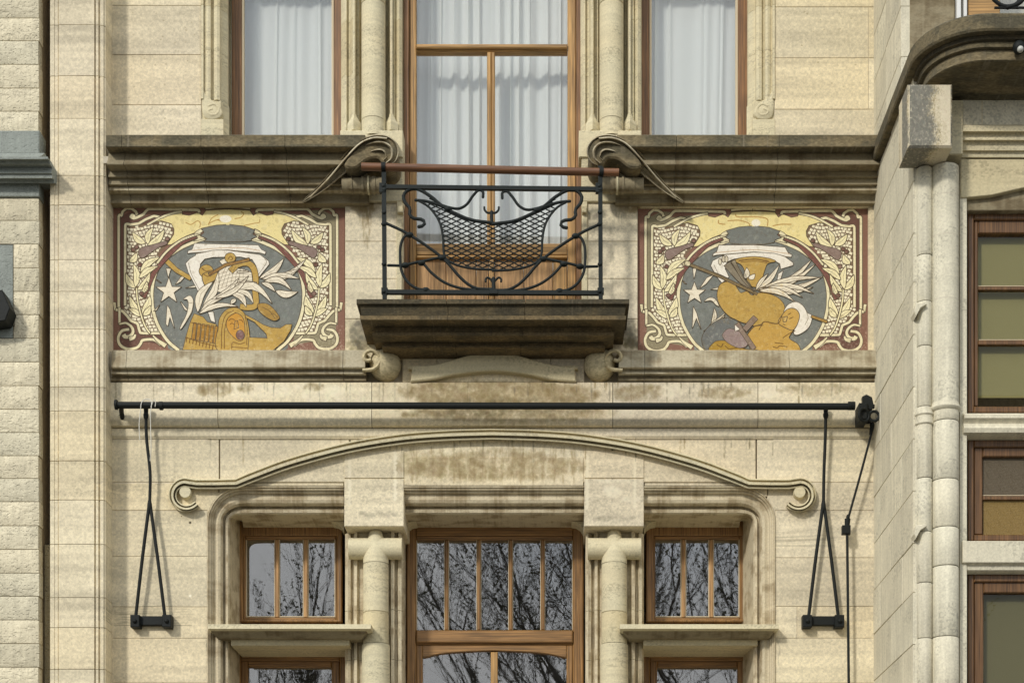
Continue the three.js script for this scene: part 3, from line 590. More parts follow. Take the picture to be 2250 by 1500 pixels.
// upper side lights: narrow timber frame, one tall pane
for (const [x0, x1, g0, g1, lbl] of [[508, 752, 535, 728, 'tall upper window left of the balcony door'], [1404, 1645, 1432, 1617, 'tall upper window right of the balcony door']]) {
  const z = -0.2;
  const w = part('window', block(x0, TOP + 140, g0 - 5, 335, z, z - 0.08, 0.006), woodBrown, house, lbl);
  winBar(w, 'stile', g1 + 5, TOP + 140, x1, 335, z, z - 0.08, woodBrown);
  winBar(w, 'putty_line', g0 - 5, TOP + 140, g0, 335, z - 0.012, z - 0.05, putty, 0.002); winBar(w, 'putty_line', g1, TOP + 140, g1 + 5, 335, z - 0.012, z - 0.05, putty, 0.002);
  winBar(w, 'rail', g0 - 5, 330, g1 + 5, 350, z - 0.002, z - 0.08, woodBrown);
  winBar(w, 'transom', g0 - 5, -118, g1 + 5, -58, z + 0.03, z - 0.08, woodBrown);
  paneIn(w, g0 - 3, -62, g1 + 3, 332, z - 0.03, glassThin); paneIn(w, g0 - 3, TOP + 140, g1 + 3, -116, z - 0.03, glassThin);
}
// balcony door
{
  const z = -0.16;
  const w = part('balcony_door', block(886, TOP + 140, 898, 672, z + 0.03, z - 0.1, 0.006), woodBrown, house, 'honey coloured oak balcony door with glazed upper leaves');
  winBar(w, 'outer_frame', 1266, TOP + 140, 1278, 672, z + 0.03, z - 0.1, woodBrown);
  winBar(w, 'stile', 898.5, TOP + 140, 914, 672, z, z - 0.07, woodUp); winBar(w, 'stile', 1247, TOP + 140, 1265.5, 672, z, z - 0.07, woodUp);
  winBar(w, 'transom', 914.4, 96, 1246.6, 105, z + 0.02, z - 0.07, woodUpX); winBar(w, 'transom', 914.4, 105.4, 1246.6, 113, z - 0.005, z - 0.07, woodUpX);
  winBar(w, 'middle_stile', 1070, 113.4, 1079, 534, z + 0.004, z - 0.07, woodUp); winBar(w, 'middle_stile', 1079.4, 113.4, 1087, 534, z - 0.004, z - 0.07, woodUp);
  winBar(w, 'bottom_rail', 914.4, 534.4, 1246.6, 560, z, z - 0.07, woodUpX);
  winBar(w, 'panel_moulding', 914.4, 560.4, 1246.6, 566, z + 0.015, z - 0.07, woodUpX);
  const bx = [914.4, 980, 1046, 1074, 1086, 1150, 1215, 1246.6];
  for (let i = 0; i < bx.length - 1; i++) winBar(w, 'panel_board', bx[i] + 0.6, 566.4, bx[i + 1] - 0.6, 672, z - (i === 3 ? 0 : 0.02), z - 0.07, pick([woodUp, woodPale]), 0.005);
  for (const [a, b] of [[914, 1070], [1087, 1247]]) paneIn(w, a, 112, b, 536, z - 0.035, glassThin);
  paneIn(w, 914, TOP + 140, 1247, 98, z - 0.035, glassThin);
}
// sheer curtains behind the upper windows, hanging in folds
function curtain(x0, x1, y0, y1, z, folds, label, s) {
  const nx = 150, ny = 26, t = [], P = [];
  const ax = X(x0, z), bx = X(x1, z), ay = Y(y0, z), by = Y(y1, z);
  for (let j = 0; j <= ny; j++) for (let i = 0; i <= nx; i++) {
    const u = i / nx, v = j / ny, ph = u * folds * 6.283 + 2.2 * Math.sin(u * 5 + s * 1.7) + 0.9 * Math.sin(u * 13 + s) + 0.25 * Math.sin(v * 3 + u * 9 + s);
    const d = Math.sin(ph) * (0.012 + 0.010 * Math.sin(u * 5 + s * 2)) + 0.005 * Math.sin(ph * 2.3 + v * 2) + 0.006 * Math.sin(ph * 0.37 + s * 3) - 0.006 * v;
    P.push([mixv(ax, bx, u) + 0.012 * Math.cos(ph), mixv(ay, by, v), z + d]);
  }
  for (let j = 0; j < ny; j++) for (let i = 0; i < nx; i++) { const k = j * (nx + 1) + i; quadTo(t, P[k], P[k + nx + 1], P[k + nx + 2], P[k + 1]); }
  const m = new THREE.Mesh(finish(fromTris(t), 1.2), voile); m.name = numbered('curtain'); m.castShadow = m.receiveShadow = true;
  m.userData = { label, category: 'curtain', group: 'white sheer curtains in the upper windows' }; scene.add(m);
}
curtain(505, 760, TOP + 130, 345, -0.36, 6, 'white sheer curtain in the tall window over the music panel', 1);
curtain(890, 1076, TOP + 130, 640, -0.38, 5.5, 'white sheer curtain behind the left leaf of the balcony door', 2);
curtain(1080, 1275, TOP + 130, 640, -0.37, 6.5, 'white sheer curtain behind the right leaf of the balcony door', 3);
curtain(1400, 1650, TOP + 130, 345, -0.36, 6, 'white sheer curtain in the tall window over the palette panel', 4);

// lower side lights: small three-pane windows over the sills
function smallLight(x0, x1, label, bars) {
  const z = -0.48, w = part('window', poly([[x0, 1366], [x0, 1138], [x1, 1138], [x1, 1366]], z, z - 0.07, 0.006, [[[x0 + 18, 1360], [x1 - 10, 1360], [x1 - 10, 1176], [x0 + 18, 1176]]]), woodLow, house, label);
  const a = x0 + 18.4, b = x1 - 10.4;
  winBar(w, 'stile', a, 1176.4, bars[0] - 4, 1362, z - 0.012, z - 0.06, woodLow); winBar(w, 'stile', bars[3] + 4, 1176.4, b, 1362, z - 0.012, z - 0.06, woodLow);
  winBar(w, 'rail', bars[0] - 3.6, 1176.4, bars[3] + 3.6, 1185, z - 0.012, z - 0.06, woodLowX); winBar(w, 'rail', bars[0] - 3.6, 1356, bars[3] + 3.6, 1364, z - 0.012, z - 0.06, woodLowX);
  for (let i = 1; i < 3; i++) { winBar(w, 'muntin', bars[i] - 4, 1185.3, bars[i] + 4, 1355.7, z - 0.01, z - 0.05, woodPale, 0.004); }
  for (let i = 0; i < 3; i++) {
    const p0 = bars[i] + (i ? 4.2 : -3.4), p1 = bars[i + 1] + (i < 2 ? -4.2 : 3.4);
    const bead = [[p0, 1185.4, p0 + 2, 1355.6], [p1 - 2, 1185.4, p1, 1355.6], [p0 + 2.1, 1353.4, p1 - 2.1, 1355.6]];
    part('putty_bead', bead.map(([q0, q1, q2, q3]) => block(q0, q1, q2, q3, z - 0.022, z - 0.04, 0.001)), putty, w);
    paneIn(w, p0, 1185, p1, 1356, z - 0.034);
  }
}
smallLight(515, 750, 'three-pane oak window above the left sill', [543, 608, 671, 733]);
smallLight(1420, 1652, 'three-pane oak window above the right sill', [1436, 1502, 1563, 1622]);
// side windows under the sills
for (const [x0, x1, lbl] of [[512, 762, 'dark oak window below the left sill'], [1412, 1655, 'dark oak window below the right sill']]) {
  const z = -0.48, w = part('window', block(x0, 1405, x0 + 16, 1650, z, z - 0.08, 0.006), woodLow, house, lbl);
  winBar(w, 'outer_frame', x1 - 16, 1405, x1, 1650, z, z - 0.08, woodLow); winBar(w, 'outer_frame', x0 + 16.4, 1405, x1 - 16.4, 1452, z, z - 0.08, woodLowX);
  winBar(w, 'stile', x0 + 16.4, 1452.4, x0 + 32, 1650, z - 0.012, z - 0.07, woodLow); winBar(w, 'stile', x1 - 34, 1452.4, x1 - 16.4, 1650, z - 0.012, z - 0.07, woodLow); winBar(w, 'rail', x0 + 32.4, 1452.4, x1 - 34.4, 1466, z - 0.012, z - 0.07, woodLowX); winBar(w, 'rail', x0 + 32.4, 1620, x1 - 34.4, 1650, z - 0.012, z - 0.07, woodLowX);
  paneIn(w, x0 + 30, 1464, x1 - 32, 1624, z - 0.035);
}
// tall glazed door in the middle of the lower storey
{
  const z = -0.48, w = part('glazed_door', block(893, 1138, 914, 1650, z, z - 0.09, 0.008), woodLow, house, 'varnished oak glazed door with five-pane transom light');
  winBar(w, 'outer_frame', 1259, 1138, 1282, 1650, z, z - 0.09, woodLow, 0.008);
  winBar(w, 'outer_frame', 914.4, 1138, 1258.6, 1176, z, z - 0.09, woodLowX); winBar(w, 'rail', 914.4, 1176.4, 1258.6, 1186, z - 0.012, z - 0.08, woodLowX);
  winBar(w, 'transom', 914.4, 1384, 1258.6, 1411, z + 0.02, z - 0.09, woodLowX, 0.008); winBar(w, 'transom', 914.4, 1411.4, 1258.6, 1417, z - 0.012, z - 0.09, woodLowX);
  const xs = [914, 981, 1052, 1122, 1192.5, 1259];
  for (let i = 1; i < 5; i++) winBar(w, 'muntin', xs[i] - 3.6, 1186.3, xs[i] + 3.6, 1383.7, z - 0.008, z - 0.06, woodLow, 0.006);
  for (let i = 0; i < 5; i++) {
    const p0 = xs[i] + (i ? 3.8 : 0.5), p1 = xs[i + 1] - (i < 4 ? 3.8 : 0.5);
    part('putty_bead', [[p0, 1186.4, p0 + 1.6, 1383.6], [p1 - 1.6, 1186.4, p1, 1383.6]].map(([a, b, c, d]) => block(a, b, c, d, z - 0.022, z - 0.04, 0.001)), putty, w);
    paneIn(w, p0, 1186, p1, 1384, z - 0.036);
  }
  winBar(w, 'leaf_stile', 914.4, 1417.4, 928, 1650, z - 0.006, z - 0.08, woodLow); winBar(w, 'leaf_stile', 1245, 1417.4, 1258.6, 1650, z - 0.006, z - 0.08, woodLow);
  part('leaf_head', poly([[928.4, 1417.4], [1244.6, 1417.4], [1244.6, 1444], ...curve([[1242, 1444], [1190, 1434], [1085, 1429], [980, 1434], [931, 1444]], 20), [928.4, 1444]], z - 0.006, z - 0.08, 0.004), woodLowX, w);
  winBar(w, 'middle_stile', 1078, 1432, 1093, 1650, z + 0.006, z - 0.07, woodUp);
  paneIn(w, 926, 1422, 1078, 1650, z - 0.036); paneIn(w, 1093, 1422, 1247, 1650, z - 0.036);
}

// ---------------------------------------------------------------- left pilaster strip
{
  const z = 0.2;
  const zb = -0.5;
  const pil = part('pilaster', wblock(X(109.5, z), 0, X(228, z), Y(TOP), z - 0.03, zb, 0.002), mortar, house);
  const ys = [TOP, -220, -70, 54, 166, 260, 385, 450, 570, 640, 722, 850, 902, 1012, 1098, 1195, 1312, 1378, 1470, 1580, 1690, 1830, 1980, 2120, BOT];
  for (let i = 0; i < ys.length - 1; i++) {
    const m = pick(ashlar), d = rr(-0.0015, 0.0015), j = rr(0.35, 0.9);
    part('stone', vmould([[109, z - 0.02], [110, z - 0.006], [118, z - 0.003], [119, z - 0.008], [126, z - 0.006], [127.5, z - 0.012], [129, z]].concat([[206, z + d], [207, z - 0.02], [209, z - 0.02], [210, z - 0.004], [215, z - 0.004], [216, z - 0.024], [218.5, z - 0.024], [219.5, z - 0.008], [226, z - 0.01], [228, z - 0.016]]), ys[i] + j, ys[i + 1] - j, z - 0.2, z, 0.3), m, pil);
    part('return_stone', wblock(X(228, z) - 0.05, Y(ys[i + 1] - j, z), X(228, z) + 0.004, Y(ys[i] + j, z), z - 0.022, -0.05, 0.002), pick(ashlar), pil);
  }
}
// ---------------------------------------------------------------- painted panels (sgraffito): coloured plaster, shallow relief with cut outlines
const COL = { red: '#85604f', band: '#6a4a3e', taupe: '#8f8568', cream: '#ebdfb6', yellow: '#efdd9b', leaf: '#f3e7b8', tess: '#f1e7c8', grey: '#777972', ochre: '#bb984c', ochreDark: '#8e6424', white: '#eee6d6', palm: '#ebdfc6', mauve: '#8c766c', line: '#574a38', grout: '#7a644c' };
const A1 = (p) => p.map(([x, y]) => [240 + x / 4.412, 440 + y / 4.412]);      // survey grids of the left panel
const A2 = (p) => p.map(([x, y]) => [400 + x / 4.411, 440 + y / 4.411]);
const A3 = (p) => p.map(([x, y]) => [(1470 + x / 4.545 - 1655.5) / 0.986 + 500, 450 + y / 4.545 - 4]); // of the right panel, brought to the left one's frame
const leafPts = (bx, by, tx, ty, w, bend = 0.12) => {
  const dx = tx - bx, dy = ty - by, l = Math.hypot(dx, dy), nx = -dy / l, ny = dx / l, q = (t, s) => { const o = s * w / 2 * Math.pow(Math.sin(Math.PI * Math.pow(t, 0.8)), 0.9), b = bend * l * Math.sin(Math.PI * t); return [bx + dx * t + nx * (o + b), by + dy * t + ny * (o + b)]; };
  const out = []; for (let i = 0; i <= 8; i++) out.push(q(i / 8, 1)); for (let i = 7; i >= 1; i--) out.push(q(i / 8, -1)); return out;
};
function band(path, w) {                       // outline of a strip of width w along a path
  const a = [], b = [];
  for (let i = 0; i < path.length; i++) { const p = path[Math.max(0, i - 1)], q = path[Math.min(path.length - 1, i + 1)], dx = q[0] - p[0], dy = q[1] - p[1], l = Math.hypot(dx, dy) || 1, ww = (Array.isArray(w) ? mixv(w[0], w[1], i / (path.length - 1)) : w) / 2; a.push([path[i][0] - dy / l * ww, path[i][1] + dx / l * ww]); b.push([path[i][0] + dy / l * ww, path[i][1] - dx / l * ww]); }
  return [...a, ...b.reverse()];
}
const inside = (p, x, y) => { let r = false; for (let i = 0, j = p.length - 1; i < p.length; j = i++) if ((p[i][1] > y) !== (p[j][1] > y) && x < (p[j][0] - p[i][0]) * (y - p[i][1]) / (p[j][1] - p[i][1]) + p[i][0]) r = !r; return r; };
const ellipse = (cx, cy, rx, ry, n = 24) => Array.from({ length: n }, (_, i) => [cx + rx * Math.cos(i / n * 6.2832), cy + ry * Math.sin(i / n * 6.2832)]);

// border and foliage of one half (the other half is its mirror image)
function borderHalf() {
  const it = [], add = (name, pts, col, h) => it.push({ name, pts, col, h });
  const ring = [[333, 652], [333.5, 636], [338, 610], [349, 585], [367, 566], [394, 546.5], [428, 531], [452, 523]];
  // yellow field across the top
  add('yellow_field', A1([[372, 232], [520, 150], [700, 108], [705, 138], [770, 150], [855, 118], [900, 150], [935, 100], [1150, 88], [1150, 252], [905, 282], [740, 345], [600, 425], [560, 430], [625, 330], [628, 280], [600, 225], [500, 195], [420, 215]]), COL.yellow, 0.003);
  // strips of the frame
  const strips = [
    [curve([[868, 118], [850, 92], [385, 84], [330, 132], [280, 160], [235, 175], [205, 160], [220, 140], [245, 158]], 44, false, 0.15), 26],
    [curve([[88, 1045], [88, 160], [116, 148], [125, 110], [165, 78], [215, 82], [255, 110], [265, 140]], 50, false, 0.12), 24],
    [curve([[150, 1020], [152, 245], [200, 236], [280, 225], [350, 185], [430, 152], [482, 162]], 36, false, 0.12), 24],
    [curve([[365, 238], [500, 165], [600, 128], [700, 108]], 20), 20],
    [curve([[930, 78], [1040, 68], [1150, 66]], 10), 18],
    [[[45, 990], [55, 1055], [112, 1062]], 26],
    [curve([[60, 1060], [125, 1075], [165, 1115], [205, 1165], [270, 1195], [300, 1285], [490, 1288]], 40, false, 0.12), 24],
    [curve([[95, 1040], [96, 1200]], 6), 22],
    [curve([[95, 1200], [160, 1190], [215, 1230], [226, 1280], [190, 1320], [150, 1322], [135, 1300]], 30), [16, 40]],
    [curve([[190, 1345], [235, 1330], [250, 1300]], 12), [40, 16]],
    [curve([[190, 1250], [120, 1265], [84, 1330], [100, 1400], [170, 1440], [260, 1430], [300, 1390], [325, 1355], [430, 1352], [500, 1400]], 46), 26],
    [curve([[420, 1310], [470, 1360], [545, 1410]], 12), [10, 44]],
  ];
  for (const [p, w] of strips) add('border_strip', A1(band(p, w)), COL.cream, 0.005);
  // round the disc: cream ring, red blocks on it, flag ends
  add('ring', band(curve([...ring].reverse().concat([[335, 678], [345, 712], [367, 748], [392, 770]]), 50), 6.5), COL.cream, 0.005);
  const outer = A1([[830, 350], [700, 410], [560, 545], [440, 690], [375, 830], [330, 940]]);
  add('red_band', band(curve(outer, 30), 9), '#7f4f45', 0.002);
  add('ring', band(curve(A1([[880, 318], [700, 385], [560, 490], [460, 610]]), 24), 4.5), COL.cream, 0.005);
  add('flag_end', A1([[845, 345], [880, 340], [935, 368], [870, 385], [820, 395], [860, 368]]), COL.cream, 0.005);
  add('flag_end', A1([[845, 300], [885, 280], [905, 300], [880, 318], [820, 330]]), COL.cream, 0.005);
  // leaves
  const L = [[345, 420, 222, 312, 62, -0.1], [372, 435, 530, 285, 66, 0.12], [370, 425, 425, 262, 56, -0.14], [195, 600, 262, 510, 62, 0.15], [258, 850, 158, 708, 62, -0.12], [252, 840, 232, 615, 62, 0.1], [300, 695, 485, 555, 62, -0.1], [288, 752, 470, 640, 56, -0.08], [272, 872, 392, 700, 58, 0.1], [318, 900, 362, 790, 44, 0.1], [300, 1105, 192, 925, 62, -0.08], [316, 1095, 392, 925, 68, 0.1], [305, 1125, 182, 1050, 50, 0.06], [328, 1115, 396, 1025, 54, 0.12]];
  for (const l of L) add('leaf', A1(leafPts(...l)), COL.leaf, 0.006);
  add('stem', A1(band(curve([[262, 850], [270, 960], [305, 1110], [345, 1220], [392, 1290]], 20), 14)), COL.leaf, 0.005);
  add('fruit', A1(curve([[283, 490], [330, 455], [430, 432], [545, 398], [552, 428], [480, 455], [410, 500], [330, 556], [295, 545]], 36, true)), COL.mauve, 0.004);
  for (const [x, y] of [[295, 625], [310, 905], [262, 455], [560, 375], [150 + 80, 480]]) add('berry', A1(ellipse(x, y, 20, 19, 10)), '#6d4a3f', 0.004);
  return it;
}
const starPts = (cx, cy, R, r, rot = -90) => Array.from({ length: 10 }, (_, i) => { const a = (rot + i * 36) * Math.PI / 180, q = i % 2 ? r : R; return [cx + q * Math.cos(a), cy + q * Math.sin(a)]; });
function musicMiddle() {
  const it = [], add = (name, pts, col, h) => it.push({ name, pts, col, h });
  add('banner', A2([[190, 275], [330, 245], [460, 238], [600, 255], [700, 290], [680, 330], [720, 355], [670, 372], [665, 390], [560, 402], [300, 402], [215, 395], [240, 372], [180, 345], [215, 310]]), COL.grey, 0.002);
  add('star', A1(starPts(575, 880, 128, 50)), COL.palm, 0.006);
  for (const p of [[[550, 660], [595, 665], [570, 745]], [[640, 815], [690, 745], [745, 720], [690, 790]], [[740, 850], [850, 820], [850, 845]], [[430, 1075], [485, 1015], [455, 1065]], [[690, 985], [770, 1080], [730, 1060]], [[560, 1020], [585, 1060], [630, 1240], [585, 1130], [565, 1220], [548, 1200]], [[455, 770], [500, 800], [480, 790]]]) add('ray', A1(p), COL.palm, 0.004);
  add('pipe', A1(band([[555, 590], [650, 680], [790, 760]], [46, 40])), COL.ochre, 0.006);
  // urn
  add('urn_lid', A2([[118, 420], [735, 436], [765, 478], [808, 500], [802, 524], [752, 508], [440, 482], [110, 508], [52, 515], [58, 490], [95, 478]]), COL.white, 0.007);
  add('urn', A2([[135, 520], [300, 490], [440, 486], [755, 530], [835, 590], [842, 620], [742, 745], [715, 745], [720, 640], [680, 575], [560, 548], [300, 552], [215, 570], [172, 620], [170, 660], [215, 830], [155, 885], [60, 700], [33, 612], [75, 568], [130, 535]]), COL.white, 0.006);
  add('urn_foot', A2([[250, 1085], [300, 1080], [318, 1185], [280, 1170]]), COL.white, 0.005);
  add('cob', A2([[300, 880], [345, 700], [400, 640], [360, 590], [420, 560], [500, 660], [590, 668], [670, 700], [682, 800], [540, 850], [430, 900]]), COL.palm, 0.004);
  add('lyre_arm', A2(band(curve([[470, 690], [540, 625], [630, 610], [690, 660], [712, 760], [706, 860], [712, 1010], [650, 1040], [560, 1030]], 40), 54)), COL.ochre, 0.008);
  add('lyre_knob', A2(ellipse(465, 560, 50, 46)), COL.ochre, 0.009); add('lyre_knob', A2(ellipse(232, 688, 66, 62)), COL.ochre, 0.008);
  add('lyre_arm', A2(curve([[200, 720], [330, 700], [345, 740], [290, 790], [225, 830]], 20, true)), COL.ochre, 0.007);
  add('lyre_bar', A2(band([[262, 722], [420, 630], [650, 575]], 26)), '#96703a', 0.010);
  add('lyre_string', A2(band([[540, 700], [640, 690]], 12)), COL.palm, 0.006);
  for (const l of [[750, 755, 985, 562, 62, 0.1], [770, 760, 1195, 578, 60, 0.14], [800, 745, 1125, 672, 46, 0.06], [780, 765, 1135, 762, 50, -0.1], [790, 790, 1055, 868, 56, -0.2], [770, 800, 900, 885, 40, -0.1], [905, 880, 1120, 888, 66, 0.14], [150, 1085, 300, 790, 74, -0.16], [200, 1030, 350, 700, 66, 0.1], [170, 1095, 430, 930, 44, -0.1], [165, 1100, 540, 1030, 46, -0.12], [430, 900, 720, 800, 54, -0.1], [440, 905, 870, 1000, 74, -0.28], [470, 900, 620, 1035, 60, -0.2], [520, 880, 690, 1000, 46, -0.2], [290, 960, 545, 760, 50, 0.1], [330, 950, 640, 740, 44, 0.1], [520, 960, 470, 1010, 40, 0.1]]) add('palm_leaf', A2(leafPts(...l)), COL.palm, 0.009);
  add('horn_plume', A2(curve([[10, 960], [70, 925], [105, 970], [95, 1060], [70, 1120], [-5, 1240], [-20, 1230], [40, 1110], [60, 1020], [50, 965]], 36, true)), COL.palm, 0.006);
  // masks, pipes, shell in ochre along the foot
  add('pan_pipes', A2([[115, 1100], [200, 1130], [240, 1180], [330, 1205], [345, 1450], [5, 1450], [40, 1310], [75, 1190]]), COL.ochre, 0.007);
  for (let i = 0; i < 6; i++) { const x = 85 + i * 42; add('pipe_reed', A2([[x + 28, 1192 + i * 6], [x + 52, 1196 + i * 6], [x + 38, 1352 + i * 8], [x + 8, 1346 + i * 8]]), '#a97a2b', 0.012); }
  add('mask_hair', A2(curve([[345, 1452], [350, 1240], [365, 1140], [430, 1060], [520, 1042], [590, 1085], [630, 1170], [650, 1300], [650, 1452]], 50, true)), COL.ochre, 0.009);
  add('mask_face', A2(curve([[430, 1200], [460, 1130], [530, 1100], [590, 1150], [605, 1250], [600, 1330], [560, 1365], [500, 1330], [450, 1270]], 40, true)), '#c8923a', 0.013);
  add('mask_nose', A2([[515, 1175], [535, 1170], [545, 1235], [505, 1250]]), '#c8923a', 0.017);
  add('mask_mouth', A2(ellipse(562, 1308, 36, 44)), '#7c5a55', 0.014);
  add('horn', A2([[610, 1110], [690, 1150], [780, 1205], [860, 1235], [950, 1240], [1005, 1205], [1062, 1203], [1048, 1262], [985, 1365], [880, 1455], [640, 1455], [650, 1330], [825, 1338], [815, 1295], [700, 1180], [620, 1140]]), COL.ochre, 0.008);
  add('shell', A2(curve([[735, 1010], [800, 1000], [860, 1030], [925, 1105], [940, 1145], [890, 1168], [810, 1130], [745, 1070]], 30, true)), '#a8843f', 0.007);
  return it;
}
function paintMiddle() {
  const it = [], add = (name, pts, col, h) => it.push({ name, pts, col, h });
  add('banner', A3([[575, 260], [700, 225], [850, 212], [1000, 228], [1105, 265], [1080, 300], [1120, 330], [1060, 350], [1050, 375], [950, 392], [720, 392], [605, 380], [610, 350], [570, 325], [600, 290]]), COL.grey, 0.002);
  add('star', A3(starPts(255, 885, 112, 46)), COL.palm, 0.006);
  for (const p of [[[240, 640], [275, 635], [250, 735]], [[312, 830], [380, 730], [445, 700], [370, 790]], [[420, 845], [495, 825], [490, 850]], [[245, 1020], [275, 1080], [320, 1240], [275, 1130], [235, 1230]], [[140, 760], [175, 790], [160, 785]]]) add('ray', A3(p), COL.palm, 0.004);
  add('urn_lid', A3([[500, 405], [850, 402], [1160, 425], [1190, 480], [1228, 500], [1222, 522], [1160, 515], [850, 470], [480, 500], [440, 512], [445, 490], [480, 470]]), COL.white, 0.007);
  add('urn', A3([[560, 500], [850, 475], [1050, 490], [1160, 520], [1240, 580], [1240, 605], [1120, 640], [1110, 590], [1060, 560], [850, 525], [650, 540], [580, 570], [560, 640], [600, 720], [530, 780], [480, 720], [420, 610], [440, 560], [520, 520]]), COL.white, 0.006);
  add('urn', A3([[1095, 690], [1140, 660], [1110, 760], [1080, 770]]), COL.white, 0.005);
  add('vase', A3(curve([[630, 560], [740, 530], [860, 522], [980, 535], [1065, 565], [990, 585], [960, 640], [930, 740], [900, 820], [800, 800], [770, 700], [740, 620], [700, 585]], 50, true)), COL.ochre, 0.006);
  add('flame', A3(leafPts(760, 740, 778, 632, 52, 0.1)), COL.palm, 0.009); add('flame', A3(leafPts(800, 740, 858, 695, 44, 0.1)), COL.palm, 0.009);
  add('brush', A3(band([[580, 590], [700, 740], [860, 890]], [70, 20])), '#857a66', 0.008); add('brush', A3(band([[640, 560], [740, 740], [870, 885]], [36, 14])), '#8d8068', 0.009);
  for (const [x, y] of [[510, 570], [545, 545], [575, 545]]) add('brush_tip', A3(ellipse(x, y, 13, 30, 12)), '#d9cdb2', 0.008);
  add('palette', A3(curve([[490, 850], [520, 790], [590, 768], [650, 785], [685, 840], [720, 880], [780, 865], [830, 905], [900, 880], [1000, 890], [1090, 930], [1150, 1000], [1150, 1090], [1080, 1190], [960, 1180], [880, 1215], [800, 1190], [720, 1170], [600, 1110], [520, 1020], [485, 930]], 80, true)), COL.ochre, 0.010);
  add('mahlstick', A3(band([[215, 600], [520, 720], [880, 890]], [30, 24])), '#7d6a48', 0.013); add('stick_ball', A3(ellipse(187, 588, 27, 25)), COL.cream, 0.010);
  for (const l of [[868, 852, 1100, 605, 50, 0.08], [880, 850, 1425, 548, 62, 0.12], [900, 845, 1465, 592, 50, 0.1], [930, 830, 1545, 712, 52, 0.1], [940, 830, 1510, 728, 46, -0.06], [950, 825, 1440, 822, 46, 0.1], [960, 835, 1445, 885, 48, -0.1], [940, 850, 1335, 925, 44, -0.12], [900, 860, 1255, 965, 50, -0.12], [870, 850, 990, 690, 34, -0.05]]) add('palm_leaf', A3(leafPts(...l)), COL.palm, 0.010);
  add('plume', A3(curve([[355, 965], [400, 930], [460, 940], [500, 1010], [470, 1000], [430, 960], [380, 960]], 26, true)), COL.palm, 0.005);
  add('plume', A3(leafPts(430, 1190, 455, 1035, 40, 0.1)), COL.palm, 0.005); add('plume', A3(leafPts(410, 1200, 560, 1080, 40, 0.1)), COL.palm, 0.005); add('plume', A3(leafPts(350, 1260, 560, 1100, 24, 0.1)), COL.palm, 0.004);
  add('drapery', A3(curve([[340, 1300], [420, 1200], [560, 1130], [680, 1160], [740, 1230], [720, 1330], [560, 1390], [400, 1460], [340, 1400]], 40, true)), '#6c6d69', 0.004);
  add('halo', A3(curve([[1150, 1075], [1190, 1000], [1270, 970], [1340, 1010], [1385, 1080], [1430, 1110], [1400, 1220], [1310, 1290], [1250, 1290], [1270, 1200], [1300, 1110], [1230, 1040]], 50, true)), COL.white, 0.007);
  add('handle', A3(band([[1425, 1115], [1580, 1170]], 26)), '#a5813f', 0.006);
  add('figure', A3(curve([[790, 1290], [850, 1220], [920, 1200], [960, 1172], [1085, 1190], [1130, 1130], [1180, 1180], [1240, 1245], [1200, 1330], [1290, 1395], [1295, 1466], [1100, 1466], [850, 1466], [800, 1380]], 60, true)), '#c29a4a', 0.009);
  add('figure_head', A3(curve([[1095, 1180], [1130, 1110], [1185, 1048], [1260, 1045], [1300, 1100], [1285, 1180], [1240, 1250], [1170, 1230]], 40, true)), '#c79f50', 0.013);
  add('nose', A3([[1140, 1130], [1180, 1120], [1170, 1165], [1145, 1170]]), '#c79f50', 0.017);
  add('foot_ornament', A3(curve([[425, 1466], [450, 1380], [520, 1360], [600, 1375], [760, 1440], [860, 1450], [850, 1466]], 36, true)), '#a98530', 0.006);
  add('mallet', A3(curve([[540, 1290], [600, 1240], [700, 1270], [790, 1340], [775, 1410], [700, 1430], [590, 1380], [542, 1325]], 36, true)), '#94807a', 0.010);
  add('mallet_handle', A3(band([[680, 1190], [770, 1320], [850, 1440]], 42)), '#8b7767', 0.012); add('chisel', A3(band([[755, 1250], [865, 1128]], 54)), '#8b7767', 0.013);
  add('triangle', A3([[658, 1200], [705, 1245], [662, 1265]]), COL.white, 0.008);
  return it;
}
const PX0 = 243, PY0 = 452, PW = 514, PH = 320, PZ = -0.03;
